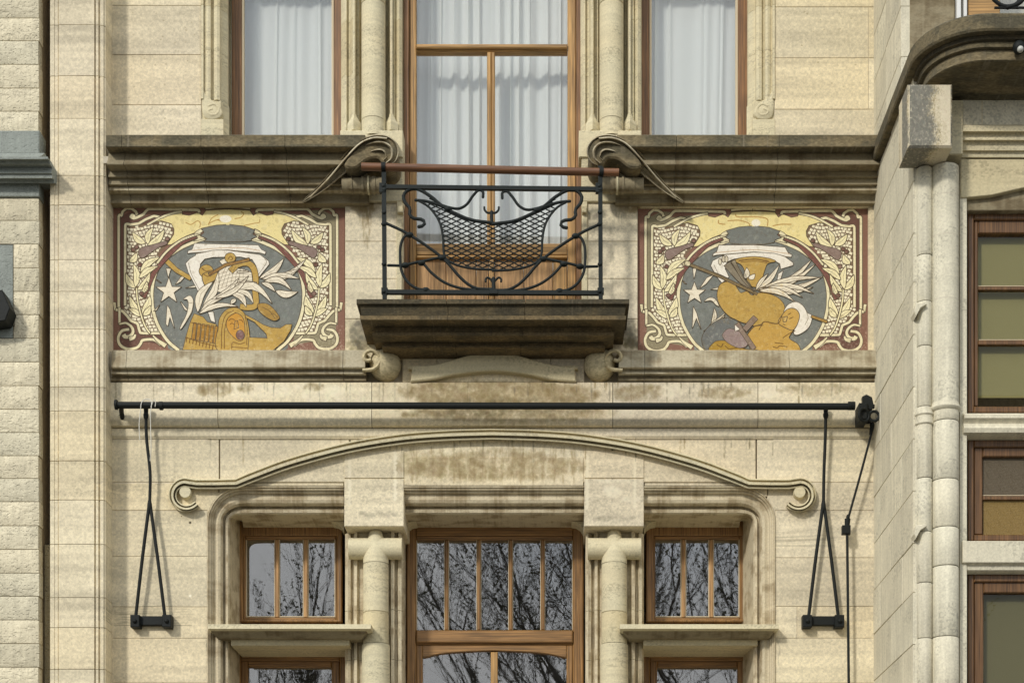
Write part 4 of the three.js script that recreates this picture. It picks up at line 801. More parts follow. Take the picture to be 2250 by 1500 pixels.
function panel(mapX, dy, middle, label, details, order) {
  const W = 2048, H = Math.round(W * PH / PW), K = W / PW, cv = document.createElement('canvas'); cv.width = W; cv.height = H;
  const c = cv.getContext('2d'); c.scale(K, K); c.translate(-PX0, -PY0);
  const path = (p) => { c.beginPath(); p.forEach(([x, y], i) => (i ? c.lineTo(x, y) : c.moveTo(x, y))); c.closePath(); };
  const stroke = (p, w, col, a = 1) => { c.globalAlpha = a; c.strokeStyle = col; c.lineWidth = w; c.lineCap = c.lineJoin = 'round'; c.beginPath(); p.forEach(([x, y], i) => (i ? c.lineTo(x, y) : c.moveTo(x, y))); c.stroke(); c.globalAlpha = 1; };
  c.fillStyle = COL.red; c.fillRect(PX0, PY0, PW, PH);
  const both = (p, f) => { f(p); f(mirrorX(p, 500)); };
  // inner band of the frame, a different plaster on one side
  const inner = A1([[100, 1060], [100, 160], [240, 90], [380, 100], [330, 150], [420, 140], [620, 120], [365, 236], [150, 236], [150, 1010], [300, 1290], [500, 1300], [520, 1400], [330, 1370], [200, 1440], [90, 1380], [100, 1200]]);
  c.fillStyle = order ? COL.taupe : COL.band; path(inner); c.fill(); c.fillStyle = order ? COL.band : COL.taupe; path(mirrorX(inner, 500)); c.fill();
  // ground of the mosaic
  const field = [...A1([[160, 1010], [160, 240], [280, 235], [372, 232], [420, 215], [500, 195], [600, 225], [628, 280], [600, 380], [480, 520]]), [349, 585], [336, 612], [332, 650], [337, 690], [350, 720], [356, 731], ...A1([[300, 1278], [270, 1190], [205, 1160], [160, 1110], [112, 1062]])];
  both(field, (p) => { c.fillStyle = COL.grout; path(p); c.fill(); });
  // disc
  const disc = curve([[333, 652], [333.5, 636], [338, 610], [349, 585], [367, 566], [394, 546.5], [428, 531], [464, 521], [500, 518], [536, 521], [572, 531], [606, 546.5], [633, 566], [651, 585], [662, 610], [666.5, 636], [667, 652], [665, 678], [655, 712], [633, 748], [608, 772], [392, 772], [367, 748], [345, 712], [335, 678]], 110, true);
  c.fillStyle = COL.grey; path(disc); c.fill();
  for (let i = 0; i < 2200; i++) { const x = rr(330, 670), y = rr(500, 772); if (!inside(disc, x, y)) continue; c.globalAlpha = rr(0.03, 0.14); c.fillStyle = rnd() < 0.5 ? '#a3a59b' : '#52544c'; c.beginPath(); c.ellipse(x, y, rr(2, 7), rr(2, 5), rnd() * 3, 0, 7); c.fill(); }
  c.globalAlpha = 1;
  const half = borderHalf(), items = [];
  for (const i of half) { items.push(i); items.push({ ...i, pts: mirrorX(i.pts, 500) }); }
  const covered = items.filter((i) => i.name !== 'yellow_field' && i.name !== 'red_band').map((i) => i.pts);
  const mid = middle();
  items.push(...mid);
  // tesserae
  const stones = [];
  both(field, (p) => {
    for (let y = 455; y < 772; y += 7.6) for (let x = 250; x < 750; x += 7.6) {
      const ox = x + ((Math.round(y / 7.6) % 2) * 3.8) + rr(-0.6, 0.6), oy = y + rr(-0.5, 0.5) + 4 * Math.sin(x * 0.07);
      if (!inside(p, ox, oy) || !inside(p, ox + 3, oy + 3) || !inside(p, ox - 3, oy - 3) || covered.some((q) => inside(q, ox, oy) && inside(q, ox + 2, oy + 2) && inside(q, ox - 2, oy - 2))) continue;
      const s = rr(2.9, 3.5), t = rr(2.8, 3.4), a = rr(-0.18, 0.18) + 0.3 * Math.cos(x * 0.07);
      stones.push([[-s, -t], [s, -t * rr(0.7, 1)], [s * rr(0.8, 1), t], [-s, t * rr(0.8, 1)]].map(([q, w]) => [ox + q * Math.cos(a) - w * Math.sin(a), oy + q * Math.sin(a) + w * Math.cos(a)]));
    }
  });
  for (const s of stones) { c.fillStyle = COL.tess; path(s); c.fill(); }
  for (const i of items) {
    c.lineJoin = 'round'; c.strokeStyle = COL.line; c.lineWidth = rr(2.4, 3.4); path(i.pts); c.stroke(); c.fillStyle = i.col; path(i.pts); c.fill();
    // uneven plaster: each colour was trowelled on by hand
    const xs = i.pts.map((p) => p[0]), ys = i.pts.map((p) => p[1]), x0 = Math.min(...xs), x1 = Math.max(...xs), y0 = Math.min(...ys), y1 = Math.max(...ys);
    c.save(); path(i.pts); c.clip();
    for (let k = 0, n = 6 + (x1 - x0) * (y1 - y0) / 90; k < n; k++) { c.globalAlpha = rr(0.03, 0.11); c.fillStyle = rnd() < 0.45 ? '#fffbe8' : '#5a4426'; c.beginPath(); c.ellipse(rr(x0, x1), rr(y0, y1), rr(1, 7), rr(1, 5), rnd() * 3, 0, 7); c.fill(); }
    c.restore(); c.globalAlpha = 1;
    if (/leaf$|plume$/.test(i.name)) { const h = i.pts[0], t = i.pts[8] || i.pts[4]; const m = i.pts[4], o = i.pts[12] || m; stroke([[mixv(h[0], (m[0] + o[0]) / 2, 0.4), mixv(h[1], (m[1] + o[1]) / 2, 0.4)], [(m[0] + o[0]) / 2, (m[1] + o[1]) / 2], [mixv((m[0] + o[0]) / 2, t[0], 0.6), mixv((m[1] + o[1]) / 2, t[1], 0.6)]], 0.9, COL.line, 0.55); }
  }
  c.fillStyle = COL.yellow; c.fillRect(496.5, 461, 7, 33);
  both(curve(A1([[830, 350], [700, 410], [560, 545], [440, 690], [375, 830], [330, 940]]), 60), (p) => { for (let i = 0; i < p.length - 1; i += 2) stroke([[p[i][0] - 3, p[i][1] - 3], [p[i][0] + 3, p[i][1] + 3]], 0.9, COL.line, 0.8); });
  details(c, stroke);
  // grain of the plaster, worn flecks towards the foot where the panel is washed
  for (let i = 0; i < 26000; i++) { c.globalAlpha = rr(0.02, 0.1); c.fillStyle = rnd() < 0.5 ? '#fff3d8' : '#3a2e22'; c.beginPath(); c.arc(rr(PX0, PX0 + PW), rr(PY0, PY0 + PH), rr(0.25, 1.1), 0, 7); c.fill(); }
  for (let i = 0; i < 700; i++) { const x = rnd() < 0.5 ? rr(PX0, PX0 + PW) : rr(640, 757), y = 772 - Math.pow(rnd(), 2.2) * 60; c.globalAlpha = rr(0.08, 0.3); c.fillStyle = '#d8ccb4'; c.beginPath(); c.ellipse(x, y, rr(0.6, 3), rr(0.4, 2.2), rnd() * 3, 0, 7); c.fill(); }
  c.globalAlpha = 1;
  const tex = new THREE.CanvasTexture(cv); tex.colorSpace = THREE.SRGBColorSpace;
  // metres -> panel map (the panel face lies at PZ)
  const k = kz(PZ), mx = (mapX(1000) - mapX(0)) / 1000, m0 = mapX(0);
  tex.repeat.set(S / k / mx / PW, S / k / PH);
  tex.offset.set((VX - CX * S / k - m0) / mx / PW - PX0 / PW, 1 - (VY + EY * S / k - dy - PY0) / PH);
  const mat = std({ name: 'painted_plaster', map: tex, bumpMap: bumpMid, bumpScale: 0.002, roughness: 0.85 });
  const T = (p) => p.map(([x, y]) => [mapX(x), y + dy]);
  const g = thing('painted_panel', label, 'mural', [X(mapX(500)), Y(772 + dy), PZ]);
  part('plaster_ground', wblock(X(mapX(PX0), PZ), Y(PY0 + PH + dy, PZ), X(mapX(PX0 + PW), PZ), Y(PY0 + dy, PZ), PZ, PZ - 0.03, 0.0005), mat, g);
  const clip = (p) => p.map(([x, y]) => [Math.min(PX0 + PW, Math.max(PX0, x)), Math.min(PY0 + PH - 1, Math.max(PY0 + 1, y))]);
  items.forEach((i, n) => part(i.name, poly(T(clip(i.pts)), PZ + 0.0012 + n * 0.00005, PZ - 0.004, 0.0005, [], 0.4), mat, g));
  const tess = part('mosaic_tesserae', stones.map((s) => poly(T(s), PZ + 0.0009, PZ - 0.002, 0, [], 0.2)), mat, g); tess.userData.kind = 'stuff';
}
panel((x) => x, 0, musicMiddle, 'painted plaster panel of lyre, mask, pipes, star and palm leaves', (c, stroke) => {
  const d = (z, p, w, col, a, n = 20) => stroke(curve(z(p), n), w, col, a);
  for (const p of [[[740, 215], [790, 235], [850, 200], [880, 220], [875, 260]], [[960, 235], [990, 175], [1050, 140]], [[960, 225], [1040, 190], [1110, 182]]]) d(A1, p, 2, '#b98d4a', 0.9);
  for (const p of [[[510, 180], [570, 165], [595, 130], [570, 112]], [[600, 245], [690, 225], [745, 215], [750, 190]], [[340, 190], [400, 205], [440, 180]]]) d(A2, p, 2, '#b98d4a', 0.9);
  c.globalAlpha = 0.8; c.fillStyle = '#fbf6ea'; c.beginPath(); c.ellipse(495, 481, 13, 8, 0, 0, 7); c.fill(); c.globalAlpha = 1;
  d(A2, [[100, 490], [300, 470], [560, 462], [750, 490]], 1.4, '#b48a5a', 0.7); d(A2, [[60, 610], [90, 720], [160, 860]], 1.2, COL.line, 0.7); d(A2, [[800, 570], [815, 610], [740, 720]], 1.2, COL.line, 0.7);
  for (let i = 0; i < 7; i++) d(A2, [[340 + i * 42, 860 - i * 6], [400 + i * 32, 700 - i * 2], [430 + i * 30, 640]], 1, COL.line, 0.6); for (let i = 0; i < 5; i++) d(A2, [[345, 720 + i * 36], [500, 680 + i * 34], [680, 700 + i * 24]], 1, COL.line, 0.55);
  for (const p of [[[380, 1440], [385, 1250], [420, 1120], [500, 1070]], [[410, 1440], [412, 1270], [440, 1150], [520, 1090]], [[610, 1120], [630, 1250], [625, 1400]], [[480, 1440], [490, 1380], [560, 1395], [610, 1380]], [[450, 1170], [480, 1150], [510, 1165]], [[465, 1205], [485, 1195], [500, 1206]], [[550, 1160], [575, 1165], [590, 1185]], [[480, 1425], [560, 1430], [635, 1438]]]) d(A2, p, 1.6, '#6b4a1c', 0.9);
  for (let i = 0; i < 9; i++) stroke(A2([[45 + i * 32, 1330 + i * 9], [38 + i * 32, 1375 + i * 9]]), 2.2, '#6b4a1c', 0.85);
  d(A2, [[80, 1185], [200, 1215], [310, 1240]], 1.8, '#6b4a1c', 0.8); d(A2, [[30, 1330], [180, 1380], [340, 1420]], 1.8, '#6b4a1c', 0.8);
  for (const l of [[[900, 1150], [850, 1080], [780, 1040]], [[920, 1130], [880, 1100], [860, 1110]]]) d(A2, l, 1.4, '#5c4a2c', 0.8);
  d(A2, [[190, 660], [230, 690], [280, 680]], 1.8, '#6b4a1c', 0.9); d(A2, [[210, 720], [250, 740], [300, 700]], 1.8, '#6b4a1c', 0.9); d(A2, [[445, 570], [470, 545], [490, 570], [468, 582]], 1.6, '#6b4a1c', 0.9);
}, false);
panel((x) => 1655.5 + (x - 500) * 0.986, 4, paintMiddle, 'painted plaster panel of palette, brushes, mallet, figure and star', (c, stroke) => {
  const d = (p, w, col, a, n = 20) => stroke(curve(A3(p), n), w, col, a);
  for (const p of [[[495, 155], [500, 185], [560, 195]], [[590, 160], [700, 155], [790, 180], [810, 208]], [[665, 95], [690, 120], [860, 120], [980, 140], [985, 210]], [[1040, 210], [1120, 195], [1220, 195]]]) d(p, 2.2, '#b98d4a', 0.95);
  c.globalAlpha = 0.8; c.fillStyle = '#fbf6ea'; const [e] = A3([[870, 180]]); c.beginPath(); c.ellipse(e[0], e[1], 10, 8, 0, 0, 7); c.fill(); c.globalAlpha = 1;
  d([[470, 480], [850, 452], [1200, 490]], 1.4, '#b48a5a', 0.7); d([[450, 600], [500, 700], [560, 760]], 1.2, COL.line, 0.6); d([[700, 560], [860, 545], [1000, 570]], 2.4, '#6b4a1c', 0.9); d([[720, 575], [860, 565], [980, 580]], 1.6, '#6b4a1c', 0.8);
  for (const p of [[[790, 1290], [850, 1220], [920, 1205], [960, 1170], [1085, 1190], [1130, 1115]], [[900, 1250], [920, 1215], [940, 1205]], [[1140, 1195], [1160, 1200]], [[1190, 1100], [1215, 1085]], [[1205, 1140], [1240, 1125]], [[1140, 1330], [1200, 1290], [1260, 1260]], [[1040, 1420], [1080, 1430], [1110, 1410], [1180, 1420]], [[1060, 1380], [1140, 1390]], [[480, 1400], [520, 1420], [540, 1390]], [[560, 1410], [600, 1440], [680, 1430]]]) d(p, 1.8, '#5f4318', 0.9);
  for (let i = 0; i < 6; i++) d([[640 + i * 16, 590 + i * 6], [740 + i * 12, 730 + i * 6], [850, 880]], 0.9, '#4a4436', 0.7);
  d([[220, 590], [520, 708], [860, 868]], 1.4, '#3d3322', 0.9); d([[1370, 1060], [1390, 1130], [1360, 1200]], 1.4, '#8a7f66', 0.8);
  for (let i = 0; i < 500; i++) { const [p] = A3([[rr(490, 1150), rr(780, 1190)]]); c.globalAlpha = 0.08; c.fillStyle = rnd() < 0.5 ? '#7d5716' : '#e0b355'; c.beginPath(); c.arc(p[0], p[1], rr(1, 3.5), 0, 7); c.fill(); } c.globalAlpha = 1;
}, true);
// ---------------------------------------------------------------- balcony railing
{
  const z = 0.34, R = (p) => p.map(([x, y]) => V(660 + x / 2.5, 280 + y / 2.5, z)), M = (p) => p.map(([x, y]) => [2112 - x, y + 6]);
  const g = thing('balcony_railing', 'black wrought iron balcony railing with diamond lattice basket and round wooden handrail', 'railing', [X(1083), Y(660, z), z]);
  const flat = (a, b, w, d, m = ironGreen) => { // square bar between two survey points
    const p = V(...a, z), q = V(...b, z), v = q.clone().sub(p), G = new THREE.BoxGeometry(w, v.length(), d).toNonIndexed();
    G.applyQuaternion(new THREE.Quaternion().setFromUnitVectors(new THREE.Vector3(0, 1, 0), v.clone().normalize())); const c = p.add(q).multiplyScalar(0.5); G.translate(c.x, c.y, c.z); return metric(G);
  };
  for (const [x0, x1] of [[843, 845], [1318, 1320]]) {
    const p = part('post', flat([x0 + (x0 < 1000 ? 0 : 1), 366], [x1, 658], 0.03, 0.03), ironGreen, g);
    for (const y of [408, 416, 466, 492, 580, 640]) part('rivet', ball(V(x0 + (y % 3) - 1, y, z + 0.016), 0.015, 1.1, 0.9, 0.7), ironGreen, p);
    part('knuckle', flat([x0 - 3, 404], [x0 - 3, 424], 0.042, 0.04), ironGreen, p); part('knuckle', flat([x0 + 2, 634], [x0 + 2, 646], 0.045, 0.038), ironGreen, p);
  }
  part('top_bar', flat([848, 411], [1318, 416], 0.026, 0.03), ironGreen, g); part('bottom_bar', flat([852, 642], [1317, 644], 0.028, 0.03), ironGreen, g);
  const hr = part('handrail', cyl(V(794, 366, z + 0.01), V(1360, 379, z + 0.01), 0.027, 0.027, 18), std({ name: 'brown_handrail_wood', map: scaled(woodMapAcross, 1.2, 0.2), color: tint(0.30, 0.18, 0.115), roughness: 0.5 }), g);
  for (const [x, y] of [[842, 367], [1321, 378]]) part('rail_ring', cyl(V(x - 4, y, z + 0.01), V(x + 5, y, z + 0.01), 0.034, 0.034, 18), iron, hr);
  const C = [
    ['scroll', [[650, 545], [676, 538], [682, 518], [660, 504], [618, 498], [600, 478], [602, 446], [574, 412], [566, 374], [590, 344], [640, 338], [710, 375], [780, 432], [850, 472], [940, 508], [1056, 524]], 0.016],
    ['scroll', [[1003, 382], [1002, 352], [980, 344], [950, 372], [910, 425], [870, 445], [820, 440], [770, 425]], 0.013],
    ['leaf_bar', [[632, 399], [690, 405], [760, 425], [800, 445]], 0.014],
    ['basket_edge', [[645, 400], [700, 432], [742, 480], [768, 530], [782, 600], [788, 690], [800, 722], [860, 756], [950, 775], [1056, 781]], 0.011],
    ['stay', [[470, 526], [560, 568], [660, 628], [760, 700], [810, 745], [870, 815], [920, 860], [970, 884], [1056, 888]], 0.014],
    ['stay', [[482, 757], [560, 757], [640, 740], [700, 728], [770, 712]], 0.013],
    ['loop', [[606, 594], [575, 596], [552, 640], [547, 710], [556, 790], [590, 850], [640, 884], [705, 893]], 0.013],
    ['stay', [[676, 748], [720, 798], [790, 850], [870, 880], [960, 892]], 0.013],
  ];
  for (const [n, p, r] of C) { part(n, rod(R(p), r * 0.78, 8, 44), ironGreen, g); part(n, rod(R(M(p)), r * 0.78, 8, 44), ironGreen, g); }
  for (const [x, y] of [[600, 590], [778, 716], [575, 757], [665, 744], [812, 448], [688, 893]]) for (const f of [(q) => q, M]) { const [q] = f([[x, y]]), a = V(660 + q[0] / 2.5, 280 + q[1] / 2.5, z); part('collar', ball(a, 0.022, 1.3, 0.9, 1), ironGreen, g); }
  // lattice clipped to the basket
  const right = M(C[3][1]), basket = [...curve(C[3][1].slice(1), 30), ...curve(right.slice(1).reverse(), 30), ...curve(M(C[0][1].slice(11)), 20), ...curve(C[0][1].slice(11).reverse(), 20)];
  for (const sg of [1, -1]) for (let k = -40; k < 60; k++) {
    const pts = []; for (let x = 690; x < 1425; x += 3) { const y = 420 + k * 27 + sg * (x - 1056) * 0.47; if (inside(basket, x, y)) pts.push([x, y]); }
    if (pts.length < 8) continue;
    let run = [pts[0]]; const runs = []; for (let i = 1; i < pts.length; i++) { if (pts[i][0] - pts[i - 1][0] > 4) { runs.push(run); run = []; } run.push(pts[i]); } runs.push(run);
    for (const r of runs) if (r.length > 8) part('lattice_wire', cyl(...R([r[0], r[r.length - 1]]).map((v) => v.add(new THREE.Vector3(0, 0, sg * 0.003))), 0.0044, 0.0044, 6), ironGreen, g);
  }
  // finials
  const f1 = part('finial', rod(R([[1052, 524], [1050, 490], [1050, 464]]), 0.012, 8), ironGreen, g);
  for (const s of [-1, 1]) { part('horn', rod(R([[1050, 468], [1050 + s * 22, 468], [1050 + s * 38, 452], [1050 + s * 40, 438]]), 0.008, 7), ironGreen, f1); }
  const f2 = part('finial', rod(R([[1062, 890], [1061, 862], [1060, 830]]), 0.014, 8), ironGreen, g);
  for (const s of [-1, 1]) part('horn', rod(R([[1060, 856], [1060 + s * 14, 836], [1060 + s * 30, 824], [1060 + s * 42, 832], [1060 + s * 42, 846]]), 0.008, 7), ironGreen, f2);
  part('foot_block', block(1075, 634, 1094, 645, z + 0.02, z - 0.02, 0.003), ironGreen, g);
}
// ---------------------------------------------------------------- awning gear on the wall
{
  const z = 0.17;
  const g = thing('awning_roller', 'long black awning roller bar across the front above the lower windows', 'awning bar', [X(1080), Y(892), z]);
  const bar = part('bar', cyl(V(258, 890, z), V(1878, 893, z), 0.024, 0.024, 16), iron, g);
  part('end_disc', cyl(V(252, 889, z), V(257, 889, z), 0.036, 0.036, 16), iron, bar);
  for (const x of [350, 1864, 1872]) part('collar', cyl(V(x, 891.5, z), V(x + 7, 891.5, z), 0.03, 0.03, 16), iron, bar);
  part('wall_bracket', [rod([V(266, 893, z), V(266, 904, 0.1), V(268, 918, 0.05)], 0.017, 8), cyl(V(268, 918, 0.045), V(268, 918, 0.0), 0.03, 0.034, 14)], iron, g);
  const gb = part('gear_box', block(1889, 884, 1908, 922, z + 0.05, 0.05, 0.01), iron, g);
  part('gear_arm', poly([[1896, 870], [1905, 866], [1917, 872], [1921, 890], [1917, 900], [1898, 898]], z + 0.02, z - 0.03, 0.004), iron, gb);
  { const t = new THREE.TorusGeometry(0.035, 0.011, 8, 20).toNonIndexed(), p = V(1921, 914, z + 0.03); t.translate(p.x, p.y, p.z); part('gear_wheel', metric(t), iron, gb); }
  { const t = new THREE.TorusGeometry(0.045, 0.010, 8, 20).toNonIndexed(), p = V(1899, 912, z + 0.06); t.rotateY(0.5); t.translate(p.x, p.y, p.z); part('gear_wheel', metric(t), iron, gb); }
  part('wall_plate', block(1886, 892, 1915, 930, 0.052, -0.01, 0.003), iron, gb);
  part('shaft_end', cyl(V(1912, 893, z), V(1922, 893, z), 0.02, 0.016, 12), iron, gb);
}
function awningArm(xs, top, label, s) {
  const z = 0.085, [tx, ty] = top;
  const g = thing('awning_stay', label, 'awning stay', [X(xs.plate), Y(1364, z), z], 'folding awning arms on the lower wall');
  part('upper_rod', rod([V(tx, ty, z + 0.02), V(tx + 1 * s, 960, z), V(xs.fork + 1, 1040, z - 0.01), V(xs.fork, 1105, z - 0.02)], 0.0115, 8), iron, g);
  part('fork_rod', rod([V(xs.fork, 1100, z - 0.02), V((xs.fork + xs.l) / 2 - 1, 1230, 0.07), V(xs.l, 1358, 0.06)], 0.0125, 8), iron, g);
  part('fork_rod', rod([V(xs.fork, 1100, z - 0.02), V((xs.fork + xs.r) / 2 + 1, 1230, 0.07), V(xs.r, 1358, 0.06)], 0.0125, 8), iron, g);
  part('knuckle', ball(V(xs.fork, 1112, z - 0.018), 0.018, 1, 2.6, 1), iron, g);
  part('knuckle', ball(V(tx, ty + 10, z + 0.02), 0.02, 1, 1.5, 1), iron, g); part('knuckle', cyl(V(tx, ty - 14, z + 0.03), V(tx, ty + 4, z + 0.02), 0.02, 0.016, 12), iron, g);
  const pl = part('plate', block(xs.l - 8, 1353, xs.r + 8, 1373, 0.05, 0.008, 0.004), iron, g);
  for (const x of [xs.l - 4, xs.r + 1]) { part('cheek', block(x - 8, 1350, x + 12, 1377, 0.085, 0.003, 0.004), iron, pl); part('bolt', ball(V(x + 2, 1364, 0.088), 0.016), iron, pl); }
}
awningArm({ fork: 328, l: 297, r: 362, plate: 330 }, [320, 903], 'black awning arm hanging beside the left pilaster strip', 1);
awningArm({ fork: 1810, l: 1777, r: 1843, plate: 1810 }, [1815, 902], 'black awning arm hanging beside the crank rod', -1);
{
  const z = 0.1, g = thing('crank_rod', 'thin black awning crank rod with universal joint by the corner', 'rod', [X(1866), Y(1640, z), z]);
  part('upper_rod', rod([V(1919, 938, z), V(1892, 1040, z), V(1864, 1140, z)], 0.0085, 8), iron, g);
  part('joint', [ball(V(1917, 934, z), 0.018, 1, 1.3, 1), cyl(V(1916, 940, z), V(1913, 955, z), 0.014, 0.01, 10)], iron, g);
  part('joint', [ball(V(1864, 1136, z), 0.014, 1, 1.5, 1), cyl(V(1863, 1140, z), V(1862, 1156, z), 0.022, 0.018, 12), block(1852, 1153, 1870, 1172, z + 0.02, z - 0.03, 0.004)], iron, g);
  part('lower_rod', rod([V(1862, 1165, z), V(1864, 1350, z), V(1867, 1640, z)], 0.0098, 8), iron, g);
  part('wall_clip', cyl(V(1861, 1163, z - 0.02), V(1861, 1163, 0), 0.008, 0.008, 8), iron, g);
}
{ // pale string looped over the roller
  const z = 0.2, g = thing('string', 'pale string looped over the awning bar above the left arm', 'string', [X(316), Y(960, z), z]);
  const m = std({ name: 'pale_string', color: tint(0.62, 0.6, 0.53), roughness: 1 });
  part('loop', rod([V(306, 966, z), V(305, 930, z), V(308, 900, z), V(310, 885, z), V(318, 877, z - 0.03), V(330, 879, z - 0.02), V(332, 890, z), V(330, 905, z), V(330, 935, z), V(331, 985, z), V(329, 1012, z - 0.02)], 0.0032, 6), m, g);
  part('loop', rod([V(331, 893, z), V(338, 878, z), V(341, 884, z), V(340, 893, z)], 0.003, 6), m, g);
}

// ---------------------------------------------------------------- neighbouring house on the left: rock-faced courses and blue stone
{
  const z = 0.2, zb = -0.6, xr = X(81, z), xl = X(-900, z);
  const g = thing('neighbouring_house', 'rough pale stone house with blue stone cornice at the far left edge', 'house', [X(40, z), 0, z]);
  const wallL = part('wall', wblock(xl, 0, xr, Y(TOP, z), z - 0.02, zb, 0.004), std({ name: 'brown_joint', color: tint(0.32, 0.25, 0.16), bumpMap: bumpMid, bumpScale: 0.006 }), g);
  part('roof', wblock(xl, Y(TOP, z) + 0.002, xr, Y(TOP, z) + 0.3, z + 0.1, zb, 0.01), blueStone, g);
  // rock-faced block
  function rock(x0, y0, x1, y1, sd) {
    const nx = 14, ny = 5, t = [], at = (i, j) => { const u = i / nx, v = j / ny, e = Math.min(1, Math.min(u, 1 - u) * nx / 1.2) * Math.min(1, Math.min(v, 1 - v) * ny / 1.2); return [x0 + (x1 - x0) * u, y0 + (y1 - y0) * v, z - 0.008 + 0.008 * Math.min(1, e) + (e > 0 ? 0.009 * (hash(i, j, sd) - 0.4) : 0)]; };
    for (let j = 0; j < ny; j++) for (let i = 0; i < nx; i++) quadTo(t, at(i, j), at(i + 1, j), at(i + 1, j + 1), at(i, j + 1));
    quadTo(t, at(nx, 0), [x1, y0, z - 0.1], [x1, y1, z - 0.1], at(nx, ny)); quadTo(t, at(0, 0), [x0, y0, z - 0.1], [x1, y0, z - 0.1], at(nx, 0)); quadTo(t, at(0, ny), at(nx, ny), [x1, y1, z - 0.1], [x0, y1, z - 0.1]); quadTo(t, at(0, 0), at(0, ny), [x0, y1, z - 0.1], [x0, y0, z - 0.1]);
    return finish(fromTris(t), 0.5);
  }
  const ys = [-330, -276, -222, -168, -116, -64, -12, 38, 88, 140, 192, 243, 294]; let sd = 1;
  const low = [433, 483, 535, 587, 639, 690, 742, 794, 846, 898, 949, 1000, 1050, 1101, 1154, 1206, 1258, 1309, 1361, 1413, 1465, 1518, 1570, 1622, 1680, 1740, 1800, 1900, 2000, 2120, 2300, BOT];
  for (const list of [ys, low]) for (let i = 0; i < list.length - 1; i++) {
    const e = (sd % 3 - 1) * 0.9, nextToBlue = list[i] >= 535 && list[i] < 742;
    const cuts = nextToBlue ? [[28, 83.5 + e]] : [[-180 + (i % 2) * 60, 83 + e]];
    for (const [a, b] of cuts) part('stone', rock(X(a, z), Y(list[i + 1] - 0.8, z), X(b, z), Y(list[i] + 0.8, z), sd), pick(roughStone), wallL);
    const inner = nextToBlue ? -202 : i % 2 ? -122 : -182;
    part('stone', rock(X(-470 + (i % 2) * 70, z), Y(list[i + 1] - 0.8, z), X(inner, z), Y(list[i] + 0.8, z), sd + 50), pick(roughStone), wallL);
    part('stone', rock(X(-900, z), Y(list[i + 1] - 0.8, z), X(-472 + (i % 2) * 70, z), Y(list[i] + 0.8, z), sd + 90), pick(roughStone), wallL);
    sd++;
  }
  // blue stone cornice
  const c = part('cornice', wblock(xl, Y(345, z), X(90, z), Y(294, z), z + 0.05, z - 0.1, 0.006), blueStone, g);
  part('cornice_moulding', hmould([[344, z + 0.2], [349, z + 0.2], [352, z + 0.16], [360, z + 0.15], [368, z + 0.10], [373, z + 0.1], [375, z + 0.115], [380, z + 0.115], [383, z + 0.1], [391, z + 0.1], [393, z + 0.06], [402, z + 0.05], [404, z - 0.02]], -900, 104, z - 0.1, z + 0.2), blueStone, c);
  part('frieze', wblock(xl, Y(433, z), X(86, z), Y(404, z), z + 0.012, z - 0.1, 0.004), blueStone, c);
  part('cornice_moulding', hmould([[336, z + 0.05], [342, z + 0.12], [344, z + 0.19]], -900, 92, z - 0.05, z + 0.1), blueStone, c);
  part('quoin', rock(X(-200, z), Y(741, z), X(26, z), Y(537, z), 200), blueStone, wallL, 'blue stone quoin beside the window');
  // mortar left in the lower gap between the houses
  part('gap_mortar', wblock(xr + 0.004, 0, X(114, 0.08), Y(1195, 0.08), 0.07, -0.4, 0.01), std({ name: 'grey_mortar', map: scaled(greyStoneMap, 0.7), color: tint(0.42, 0.38, 0.3), bumpMap: bumpMid, bumpScale: 0.01 }), g);
  const br = thing('wall_bracket', 'dark metal wedge bracket on the blue stone block at far left', 'bracket', [X(0, z), Y(690, z), z]);
  part('wedge', poly([[-40, 640], [3, 636], [21, 676], [10, 704], [-40, 712]], z + 0.14, z + 0.0, 0.006), iron, br); part('back_plate', block(-36, 645, 0, 700, z + 0.02, z - 0.02, 0.003), iron, br);
}

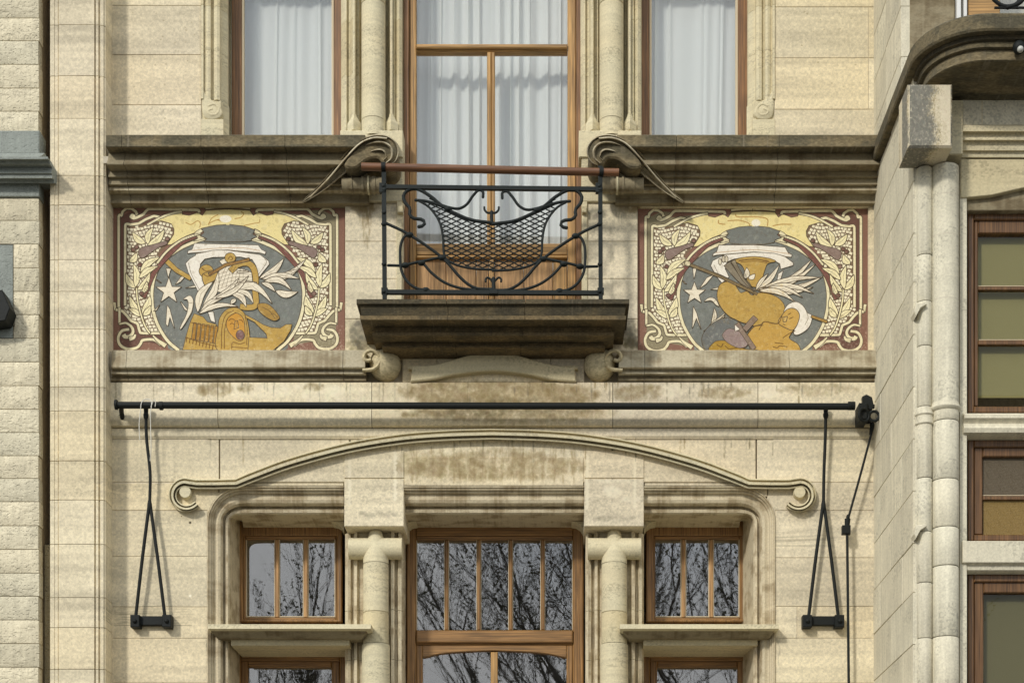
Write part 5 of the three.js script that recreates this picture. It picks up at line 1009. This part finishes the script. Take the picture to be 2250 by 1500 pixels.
// ---------------------------------------------------------------- projecting house on the right
{
  const XR = X(1920), zf = 1.35, zin = 1.27;
  const B = (px, z = zf) => X(px, z);
  const g = thing('projecting_house', 'grey cream stone house bay standing forward at the right with olive window blinds', 'house', [XR + 1, 0, zf]);
  const yt = Y(TOP), lx = B(2126), rx = B(3100);
  // party return: coursed stones
  const ret = part('return_wall', [wblock(XR + 0.012, 0, lx, 7.4, zf - 0.08, -0.6, 0.003), wblock(XR + 0.012, 7.4005, lx, yt, 0.9, -0.6, 0.003)], mortar, g);
  const wy = [0, 0.6, 1.3, 2.0, 2.6, 3.1, 3.44, 3.78, 4.12, 4.44, 4.78, 5.12, 5.46, 5.8, 6.14, 6.46, 6.8, 7.14, 7.48, 7.82, 8.16, 8.5, 8.84, yt];
  for (let i = 0; i < wy.length - 1; i++) {
    const hi = wy[i] > 7.45, zs = hi ? [-0.2, 0.45, 0.95] : i % 2 ? [-0.2, 0.62, zf - 0.03] : [-0.2, 0.25, 0.98, zf - 0.03];
    for (let k = 0; k < zs.length - 1; k++) { const b = wblock(zs[k] + 0.002, wy[i] + 0.002, zs[k + 1] - 0.002, wy[i + 1] - 0.002, -XR + rr(-0.002, 0.002), -XR - 0.11, 0.003); b.rotateY(-Math.PI / 2); part('stone', metric(b), pick(grey), ret); }
  }
  // corner shafts
  const shaftZ = zf - 0.02;
  const cnr = part('corner_shaft', vmould([[2010, zf - 0.1], [2012, zf - 0.03], [2018, zf - 0.02], [2020, zf - 0.05], [2022, zf - 0.05]], 366, 2640, zf - 0.3, zf), grey[0], g);
  const ys = [366, 560, 662, 760, 893, 926, 1050, 1168, 1280, 1402, 1520, 1640, 1800, 2000, 2640];
  for (let i = 0; i < ys.length - 1; i++) {
    const ya = Y(ys[i + 1] - 0.6, zf), yb = Y(ys[i] + 0.6, zf), m = pick(grey), r = 0.052 + rr(-0.001, 0.001);
    part('shaft_drum', lathe([[r - 0.003, ya], [r, ya + 0.004], [r, yb - 0.004], [r - 0.003, yb]], B(2034), zf - 0.03, 18), m, cnr);
  }
  const col = part('column', lathe([[0.09, Y(893, zf)], [0.09, Y(366, zf)]], B(2079), zf - 0.03, 26), grey[0], g);
  const cy = [893, 926, 1055, 1160, 1245, 1400, 1520, 1640, 1800, 2000, 2640];
  for (let i = 0; i < cy.length - 1; i++) { const ya = Y(cy[i + 1] - 0.7, zf), yb = Y(cy[i] + 0.7, zf), r = 0.0875; part('drum', lathe([[r - 0.004, ya], [r, ya + 0.005], [r, yb - 0.005], [r - 0.004, yb]], B(2080), zf - 0.03, 26), pick(grey), col); }
  for (const y of [432, 520, 660, 770]) part('joint_ring', lathe([[0.0905, Y(y + 1, zf)], [0.0905, Y(y, zf)]], B(2079), zf - 0.03, 26), mortar, col);
  // collar at mid height on both shafts
  { const y = Y(893, zf); part('collar', lathe([[0.088, y - 0.03], [0.1, y - 0.022], [0.104, y - 0.01], [0.098, y], [0.09, y + 0.025]], B(2079), zf - 0.03, 26), grey[1], col); part('collar', lathe([[0.052, y - 0.12], [0.062, y - 0.11], [0.06, y - 0.09], [0.056, y - 0.06], [0.064, y - 0.05], [0.056, y - 0.02]], B(2034), zf - 0.03, 18), grey[1], cnr); }
  // small stops cut into the corner shaft
  for (const y of [662, 1150]) part('shaft_stop', poly([[2010, y + 22], [2014, y + 4], [2034, y + 1], [2038, y + 6], [2024, y + 14], [2014, y + 32]], zf + 0.05, zf - 0.06, 0.004), grey[1], cnr);
  part('front_strip', vmould([[2104, zf - 0.09], [2108, zf - 0.08], [2110, zf - 0.06], [2125, zf - 0.06], [2126, zf - 0.2]], 340, 2640, zf - 0.4, zf - 0.06), grey[0], g);
  // front between the windows
  const bandStone = (y0, y1, z0, name = 'front_band', m) => part(name, wblock(B(2116, z0), Y(y1, z0), rx, Y(y0, z0), z0, zin - 0.4, 0.004), m || pick(grey), g);
  bandStone(205, 275, zf + 0.02, 'front_band', grey[2]);
  part('front_joint', block(2158, 208, 2160, 272, zf + 0.0215, zf, 0.0005), carved, g);
  part('lintel_moulding', hmould([[274, zf + 0.02], [276, zf + 0.05], [288, zf + 0.05], [291, zf + 0.02], [296, zf + 0.015], [307, zf + 0.02], [310, zf - 0.005], [314, zf - 0.01], [330, zf - 0.015], [333, zf - 0.035], [345, zf - 0.04], [348, zf - 0.06]], 2098, 3140, zin - 0.3, zf), carved, g);
  part('lintel_panel', poly([[2112, 349], [2250, 349], [3100, 349], [3100, 405], [2250, 412], [2180, 428], [2140, 432], [2112, 434]], zf - 0.05, zin - 0.3, 0.004), carvedWarm, g);
  part('lintel_soffit', poly([[2118, 436], [2140, 434], [2190, 428], [2250, 415], [3100, 408], [3100, 462], [2118, 462]], zf - 0.09, zin - 0.3, 0.004), crustMid, g);
  part('sill_band', hmould([[908, zf - 0.05], [911, zf - 0.02], [918, zf - 0.02], [925, zf - 0.04], [930, zf - 0.05], [940, zf - 0.03], [950, zf - 0.04], [956, zf - 0.07], [962, zf - 0.1]], 2122, 3140, zin - 0.3, zf), grey[2], g);
  bandStone(1188, 1236, zf - 0.04, 'sill_band', grey[1]);
  part('sill_band', hmould([[1236, zf - 0.045], [1242, zf - 0.07], [1252, zf - 0.075], [1258, zf - 0.1]], 2120, 3140, zin - 0.3, zf), grey[2], g);
  // windows with plain blinds behind the panes
  const olive = std({ name: 'olive_blind', color: tint(0.225, 0.195, 0.08), roughness: 0.95, bumpMap: scaled(roughBump, 0.12), bumpScale: 0.0006 });
  const oliveDark = std({ name: 'dark_olive_blind', color: tint(0.115, 0.10, 0.045), roughness: 0.95, bumpMap: scaled(roughBump, 0.12), bumpScale: 0.0006 });
  const cast = scaled(roughBump, 0.08);
  const castGlass = (n, r, gg, b) => new THREE.MeshPhysicalMaterial({ name: n, color: tint(r, gg, b), roughness: 0.45, bumpMap: cast, bumpScale: 0.004, clearcoat: 0.15, clearcoatRoughness: 0.2 });
  const zw = zf - 0.14;
  function bayWindow(label, y0, y1, gy, mats, sash = true) {
    const w = part('window', block(2128, y0, 2141, y1, zw, zw - 0.1, 0.006), woodDark, g, label);
    winBar(w, 'head', 2141.4, y0, 3100, y0 + 16, zw, zw - 0.1, woodDark); winBar(w, 'stile', 2141.4, y0 + 16.4, gy[0][2], y1 - 14, zw - 0.02, zw - 0.09, woodDark);
    winBar(w, 'rail', gy[0][2] + 0.4, y0 + 16.4, 3100, gy[0][0], zw - 0.02, zw - 0.09, woodDark);
    winBar(w, 'rail', 2141.4, y1 - 13.6, 3100, y1, zw + 0.01, zw - 0.1, woodDark);
    gy.forEach(([a, b, x], i) => {
      part('pane', wblock(X(x, zw - 0.05), Y(b, zw - 0.05), rx, Y(a, zw - 0.05), zw - 0.05, zw - 0.054, 0.0004), mats[i].glass || bayGlass, w);
      if (mats[i].blind) part('blind', wblock(X(x - 4, zw - 0.09), Y(b + 6, zw - 0.09), rx, Y(a - 8, zw - 0.09), zw - 0.09, zw - 0.094, 0.0004), mats[i].blind, w);
      if (i < gy.length - 1) { winBar(w, 'glazing_bar', x, b + 0.4, 3100, gy[i + 1][0] - 0.4, zw - 0.03, zw - 0.07, woodDark, 0.003); part('putty_bead', block(x, b - 1.6, 3100, b, zw - 0.044, zw - 0.049, 0.0006), putty, w); }
    });
  }
  bayWindow('brown framed window with three olive panes under the balcony', 466, 906, [[512, 629, 2150], [637, 747, 2151], [757, 868, 2152]], [{ blind: olive }, { blind: olive }, { blind: olive }]);
  bayWindow('brown framed light with textured brown and amber panes', 966, 1188, [[1003, 1089, 2160], [1098, 1180, 2161]], [{ glass: castGlass('brown_cast_glass', 0.115, 0.085, 0.045) }, { glass: castGlass('amber_cast_glass', 0.24, 0.15, 0.03) }]);
  bayWindow('brown framed lower window with dark olive blind', 1262, 1700, [[1302, 1640, 2162]], [{ blind: oliveDark }]);
  part('room_back', wblock(B(2100), 0, rx, Y(340, zf), zw - 0.4, zw - 0.6, 0.002), grey[1], g);
  part('lower_front', wblock(B(2116), 0, rx, Y(1702, zf), zf - 0.05, zw - 0.3, 0.004), grey[0], g);
  // corbel block at the corner under the balcony, soot on its outer half
  const cbc = document.createElement('canvas'); cbc.width = cbc.height = 256;
  {
    const c = cbc.getContext('2d'); c.fillStyle = '#d6cbb0'; c.fillRect(0, 0, 256, 256);
    for (let i = 0; i < 3000; i++) { const y = rnd() * 256, edge = 138 + 50 * (noise(0.3, y / 256, 4, 9, 5) - 0.5), x = rnd() * (edge + 30 * (rnd() + rnd() - 1)); c.globalAlpha = 0.3; c.fillStyle = pick(['#77746a', '#807d72', '#6c695f']); c.beginPath(); c.ellipse(x, y, rr(2, 8), rr(2, 8), 0, 0, 7); c.fill(); }
    for (let i = 0; i < 5200; i++) { const x = rnd() * 256, y = rnd() * 256, edge = 140 + 34 * (noise(0.3, y / 256, 4, 9, 5) - 0.5) * 2; c.globalAlpha = x < edge ? rr(0.02, 0.14) : rr(0.01, 0.1) * (x < edge + 60 ? 1.6 : 0.6); if (Math.abs(x - edge) < 30) { c.globalAlpha = rr(0.1, 0.4); } c.fillStyle = x + rr(-26, 26) < edge ? pick(['#6f6c62', '#7a766a', '#676459']) : pick(['#8d7f5f', '#b9ab88']); c.beginPath(); c.ellipse(x, y, rr(1, 6), rr(1, 5), rnd() * 3, 0, 7); c.fill(); }
    c.globalAlpha = 1;
  }
  const cbt = new THREE.CanvasTexture(cbc); cbt.colorSpace = THREE.SRGBColorSpace; cbt.wrapS = cbt.wrapT = THREE.RepeatWrapping;
  const cx0 = B(1978), cx1 = B(2092, zf + 0.22), cyA = Y(323, zf + 0.24), cyB = 7.285; cbt.repeat.set(1 / (cx1 - cx0), 1 / (cyB - cyA)); cbt.offset.set(-cx0 / (cx1 - cx0), -cyA / (cyB - cyA));
  part('corbel_block', wblock(cx0, cyA, cx1, cyB, zf + 0.24, zf - 0.03, 0.012), std({ name: 'sooted_corbel', map: cbt, bumpMap: bumpMid, bumpScale: 0.002 }), g);
  part('corbel_block', wblock(cx1 + 0.002, Y(340, zf + 0.05), B(2112, zf), 7.28, zf + 0.06, zf - 0.2, 0.006), carved, g);
  // balcony: mouldings that run along the party wall, turn the corner and run along the front
  {
    const sootDark = std({ name: 'sooty_balcony_stone', map: scaled(crustMap, 1.5, 0.8, 0.2, 0.1), color: tint(0.42, 0.41, 0.36), bumpMap: bumpMid, bumpScale: 0.002 });
    const Xs = 2.6, zEnd = 1.85, r = 0.42, path = [[Xs, 0.002]];
    for (let i = 0; i <= 16; i++) { const a = i / 16 * Math.PI / 2; path.push([Xs + r - r * Math.cos(a), zEnd - r + r * Math.sin(a)]); }
    path.push([rx + 0.2, zEnd]);
    const run = (prof) => { // prof [[inset, Y], ...]
      const rows = path.map(([x, zz], i) => { const a = path[Math.max(0, i - 1)], b = path[Math.min(path.length - 1, i + 1)], dx = b[0] - a[0], dz = b[1] - a[1], l = Math.hypot(dx, dz); return prof.map(([o, y]) => [x + dz / l * o, y, zz - dx / l * o]); });
      const t = []; for (let i = 0; i < rows.length - 1; i++) for (let j = 0; j < prof.length - 1; j++) quadTo(t, rows[i][j], rows[i + 1][j], rows[i + 1][j + 1], rows[i][j + 1]);
      return finish(fromTris(t), 0.5);
    };
    const bal = part('balcony', run([[0.5, 7.6], [0.05, 7.6], [0.015, 7.59], [0.0, 7.575], [0.0, 7.49], [0.008, 7.477], [0.05, 7.476]]), sootDark, g);
    part('balcony_moulding', run([[0.05, 7.4755], [0.052, 7.45], [0.058, 7.447], [0.072, 7.446]]), sootStone, bal);
    part('balcony_moulding', run([[0.072, 7.4455], [0.074, 7.414], [0.08, 7.411], [0.1, 7.41]]), sootDark, bal);
    part('balcony_moulding', run([[0.1, 7.4095], [0.096, 7.37], [0.09, 7.343], [0.098, 7.337], [0.2, 7.336]]), crustDark, bal);
    part('balcony_moulding', run([[0.2, 7.3355], [0.23, 7.325], [0.28, 7.312], [0.34, 7.31], [0.36, 7.3], [0.6, 7.298]]), crustDark, bal);
    part('balcony_floor', wblock(Xs + 0.45, 7.40, rx, 7.595, zEnd - 0.1, 0.9, 0.004), crustDark, bal);
  }
  // wall behind the balcony with a white framed opening
  part('upper_wall', wblock(XR + 0.05, 7.5, X(2104, 1.0), yt, 0.95, 0.3, 0.01), crustMid, g);
  const uw = part('upper_window', wblock(X(2104, 0.98), Y(40, 0.98), X(2113, 0.98), yt, 0.98, 0.9, 0.004), std({ name: 'white_paint', color: tint(0.72, 0.72, 0.7), roughness: 0.5 }), g);
  part('stile', wblock(X(2120, 0.98), Y(40, 0.98), X(2127, 0.98), yt, 0.97, 0.9, 0.004), std({ name: 'white_paint_2', color: tint(0.72, 0.72, 0.7), roughness: 0.5 }), uw);
  part('orange_board', wblock(X(2130, 0.96), Y(40, 0.96), X(2200, 0.96), yt, 0.94, 0.9, 0.004), woodUpX, uw);
  part('pane', wblock(X(2200, 0.95), Y(40, 0.95), rx, yt, 0.93, 0.926, 0.0005), glassThin, uw);
  part('room_back', wblock(X(2100, 0.8), Y(60, 0.8), rx, yt, 0.5, 0.3, 0.002), grey[1], g);
  part('roof', wblock(XR + 0.02, yt + 0.003, rx, yt + 0.3, 1.4, -0.6, 0.01), grey[1], g);
  // scrolls of an iron balcony railing
  const rl = thing('balcony_railing', 'dark iron scrolls of the balcony railing cut by the top right corner', 'railing', [X(2220, 1.8), Y(20, 1.8), 1.8]);
  part('scroll', rod([V(2170, -20, 1.8), V(2188, 2, 1.8), V(2206, 13, 1.8), V(2226, 12, 1.8), V(2240, 2, 1.8), V(2236, -10, 1.8)], 0.012, 8), iron, rl); part('scroll', rod([V(2215, 16, 1.8), V(2238, 8, 1.8), V(2256, -6, 1.8), V(2290, -12, 1.8)], 0.014, 8), iron, rl);
  part('rail', cyl(V(2120, -190, 1.8), V(3100, -190, 1.8), 0.016, 0.016, 10), iron, rl); part('bottom_rail', cyl(V(2186, 17, 1.8), V(3100, 17, 1.8), 0.008, 0.008, 8), iron, rl);
  // small lamp under the balcony
  const sp = thing('spot_lamp', 'small dark round fitting with pale lens under the right balcony', 'lamp', [X(2242, 1.75), Y(104, 1.75), 1.75]);
  part('body', ball(V(2240, 104, 1.8), 0.04, 1, 1.05, 0.9), iron, sp); part('lens', ball(V(2243, 108, 1.825), 0.02), std({ name: 'pale_lens', color: tint(0.5, 0.5, 0.46), roughness: 0.2 }), sp);
}

// ---------------------------------------------------------------- trees across the street, seen mirrored in the panes
{
  const bark = std({ name: 'bark', color: tint(0.11, 0.10, 0.085), bumpMap: scaled(roughBump, 0.4), bumpScale: 0.01 });
  const twigM = std({ name: 'twig', color: tint(0.09, 0.08, 0.065) });
  const budM = new THREE.MeshPhysicalMaterial({ name: 'spring_leaf', color: tint(0.10, 0.10, 0.06), roughness: 0.8, side: THREE.DoubleSide });
  // tapered stick of n sides as plain triangles
  function stick(t, a, b, r0, r1, n) {
    const d = b.clone().sub(a).normalize(), u = new THREE.Vector3(Math.abs(d.y) > 0.9 ? 1 : 0, Math.abs(d.y) > 0.9 ? 0 : 1, 0).cross(d).normalize(), w = d.clone().cross(u), P = (o, r, k) => { const q = k / n * 6.2832, c = Math.cos(q) * r, s = Math.sin(q) * r; return [o.x + u.x * c + w.x * s, o.y + u.y * c + w.y * s, o.z + u.z * c + w.z * s]; };
    for (let k = 0; k < n; k++) quadTo(t, P(a, r0, k), P(a, r0, k + 1), P(b, r1, k + 1), P(b, r1, k));
  }
  const flatGeo = (t) => { const g = fromTris(t); g.computeVertexNormals(); return metric(g); };
  function tree(x, z, h, lean, label, sdd) {
    seedState = sdd; const trunk = [], twigs = [], buds = [];
    const grow = (p, d, len, r, lvl) => {
      const n = lvl === 0 ? 4 : 3; let a = p.clone(); const dir = d.clone();
      for (let i = 0; i < n; i++) {
        dir.add(new THREE.Vector3(rr(-0.2, 0.2), rr(-0.02, 0.1), rr(-0.2, 0.2))).normalize();
        const b = a.clone().addScaledVector(dir, len / n), ra = r * (1 - 0.3 * i / n), rb = r * (1 - 0.3 * (i + 1) / n);
        stick(lvl < 3 ? trunk : twigs, a, b, ra, rb, lvl < 2 ? 8 : lvl < 4 ? 5 : 3);
        if (lvl < 6 && (lvl > 0 || i > 1)) for (let k = 0; k < (lvl < 2 ? 2 : 1); k++) if (rnd() < (lvl < 4 ? 0.82 : 0.62)) {
          const az = rnd() * 6.283, sp = rr(0.5, 1.0), q = new THREE.Vector3(Math.cos(az) * sp, rr(0.2, 0.8), Math.sin(az) * sp).addScaledVector(dir, 0.9).normalize();
          grow(b, q, len * rr(0.52, 0.74), Math.max(0.004, rb * rr(0.42, 0.6)), lvl + 1);
        }
        if (lvl >= 4 && rnd() < 0.75) { const s = rr(0.02, 0.042), o = new THREE.Vector3(rr(-1, 1), rr(-1, 1), rr(-1, 1)).normalize().multiplyScalar(s), q = new THREE.Vector3(rr(-1, 1), rr(-1, 1), rr(-1, 1)).normalize().multiplyScalar(s); quadTo(buds, [b.x - o.x, b.y - o.y, b.z - o.z], [b.x - q.x, b.y - q.y, b.z - q.z], [b.x + o.x, b.y + o.y, b.z + o.z], [b.x + q.x, b.y + q.y, b.z + q.z]); }
        a = b;
      }
      if (lvl < 6) grow(a, dir, len * 0.68, r * 0.62, lvl + 1);
    };
    grow(new THREE.Vector3(x, 0, z), new THREE.Vector3(lean, 1, 0).normalize(), h * 0.38, h * 0.013, 0);
    const g = thing('street_tree', label, 'tree', [x, 0, z], 'trees across the street');
    part('trunk', flatGeo(trunk), bark, g); part('crown', flatGeo(twigs), twigM, g); const f = part('foliage', flatGeo(buds), budM, g); f.userData.kind = 'stuff';
  }
  tree(-4.6, 21, 10.2, 0.02, 'young budding tree mirrored in the left lower window', 77);
  tree(-0.9, 21, 14, -0.03, 'budding street tree mirrored in the left of the glazed door', 4242);
  tree(1.5, 22, 15, 0.04, 'tall budding tree mirrored in the right of the glazed door', 991);
  tree(5.6, 20.5, 14, 0.03, 'dense branching tree mirrored in the right lower window', 1313);
}
renderer.render(scene, camera);
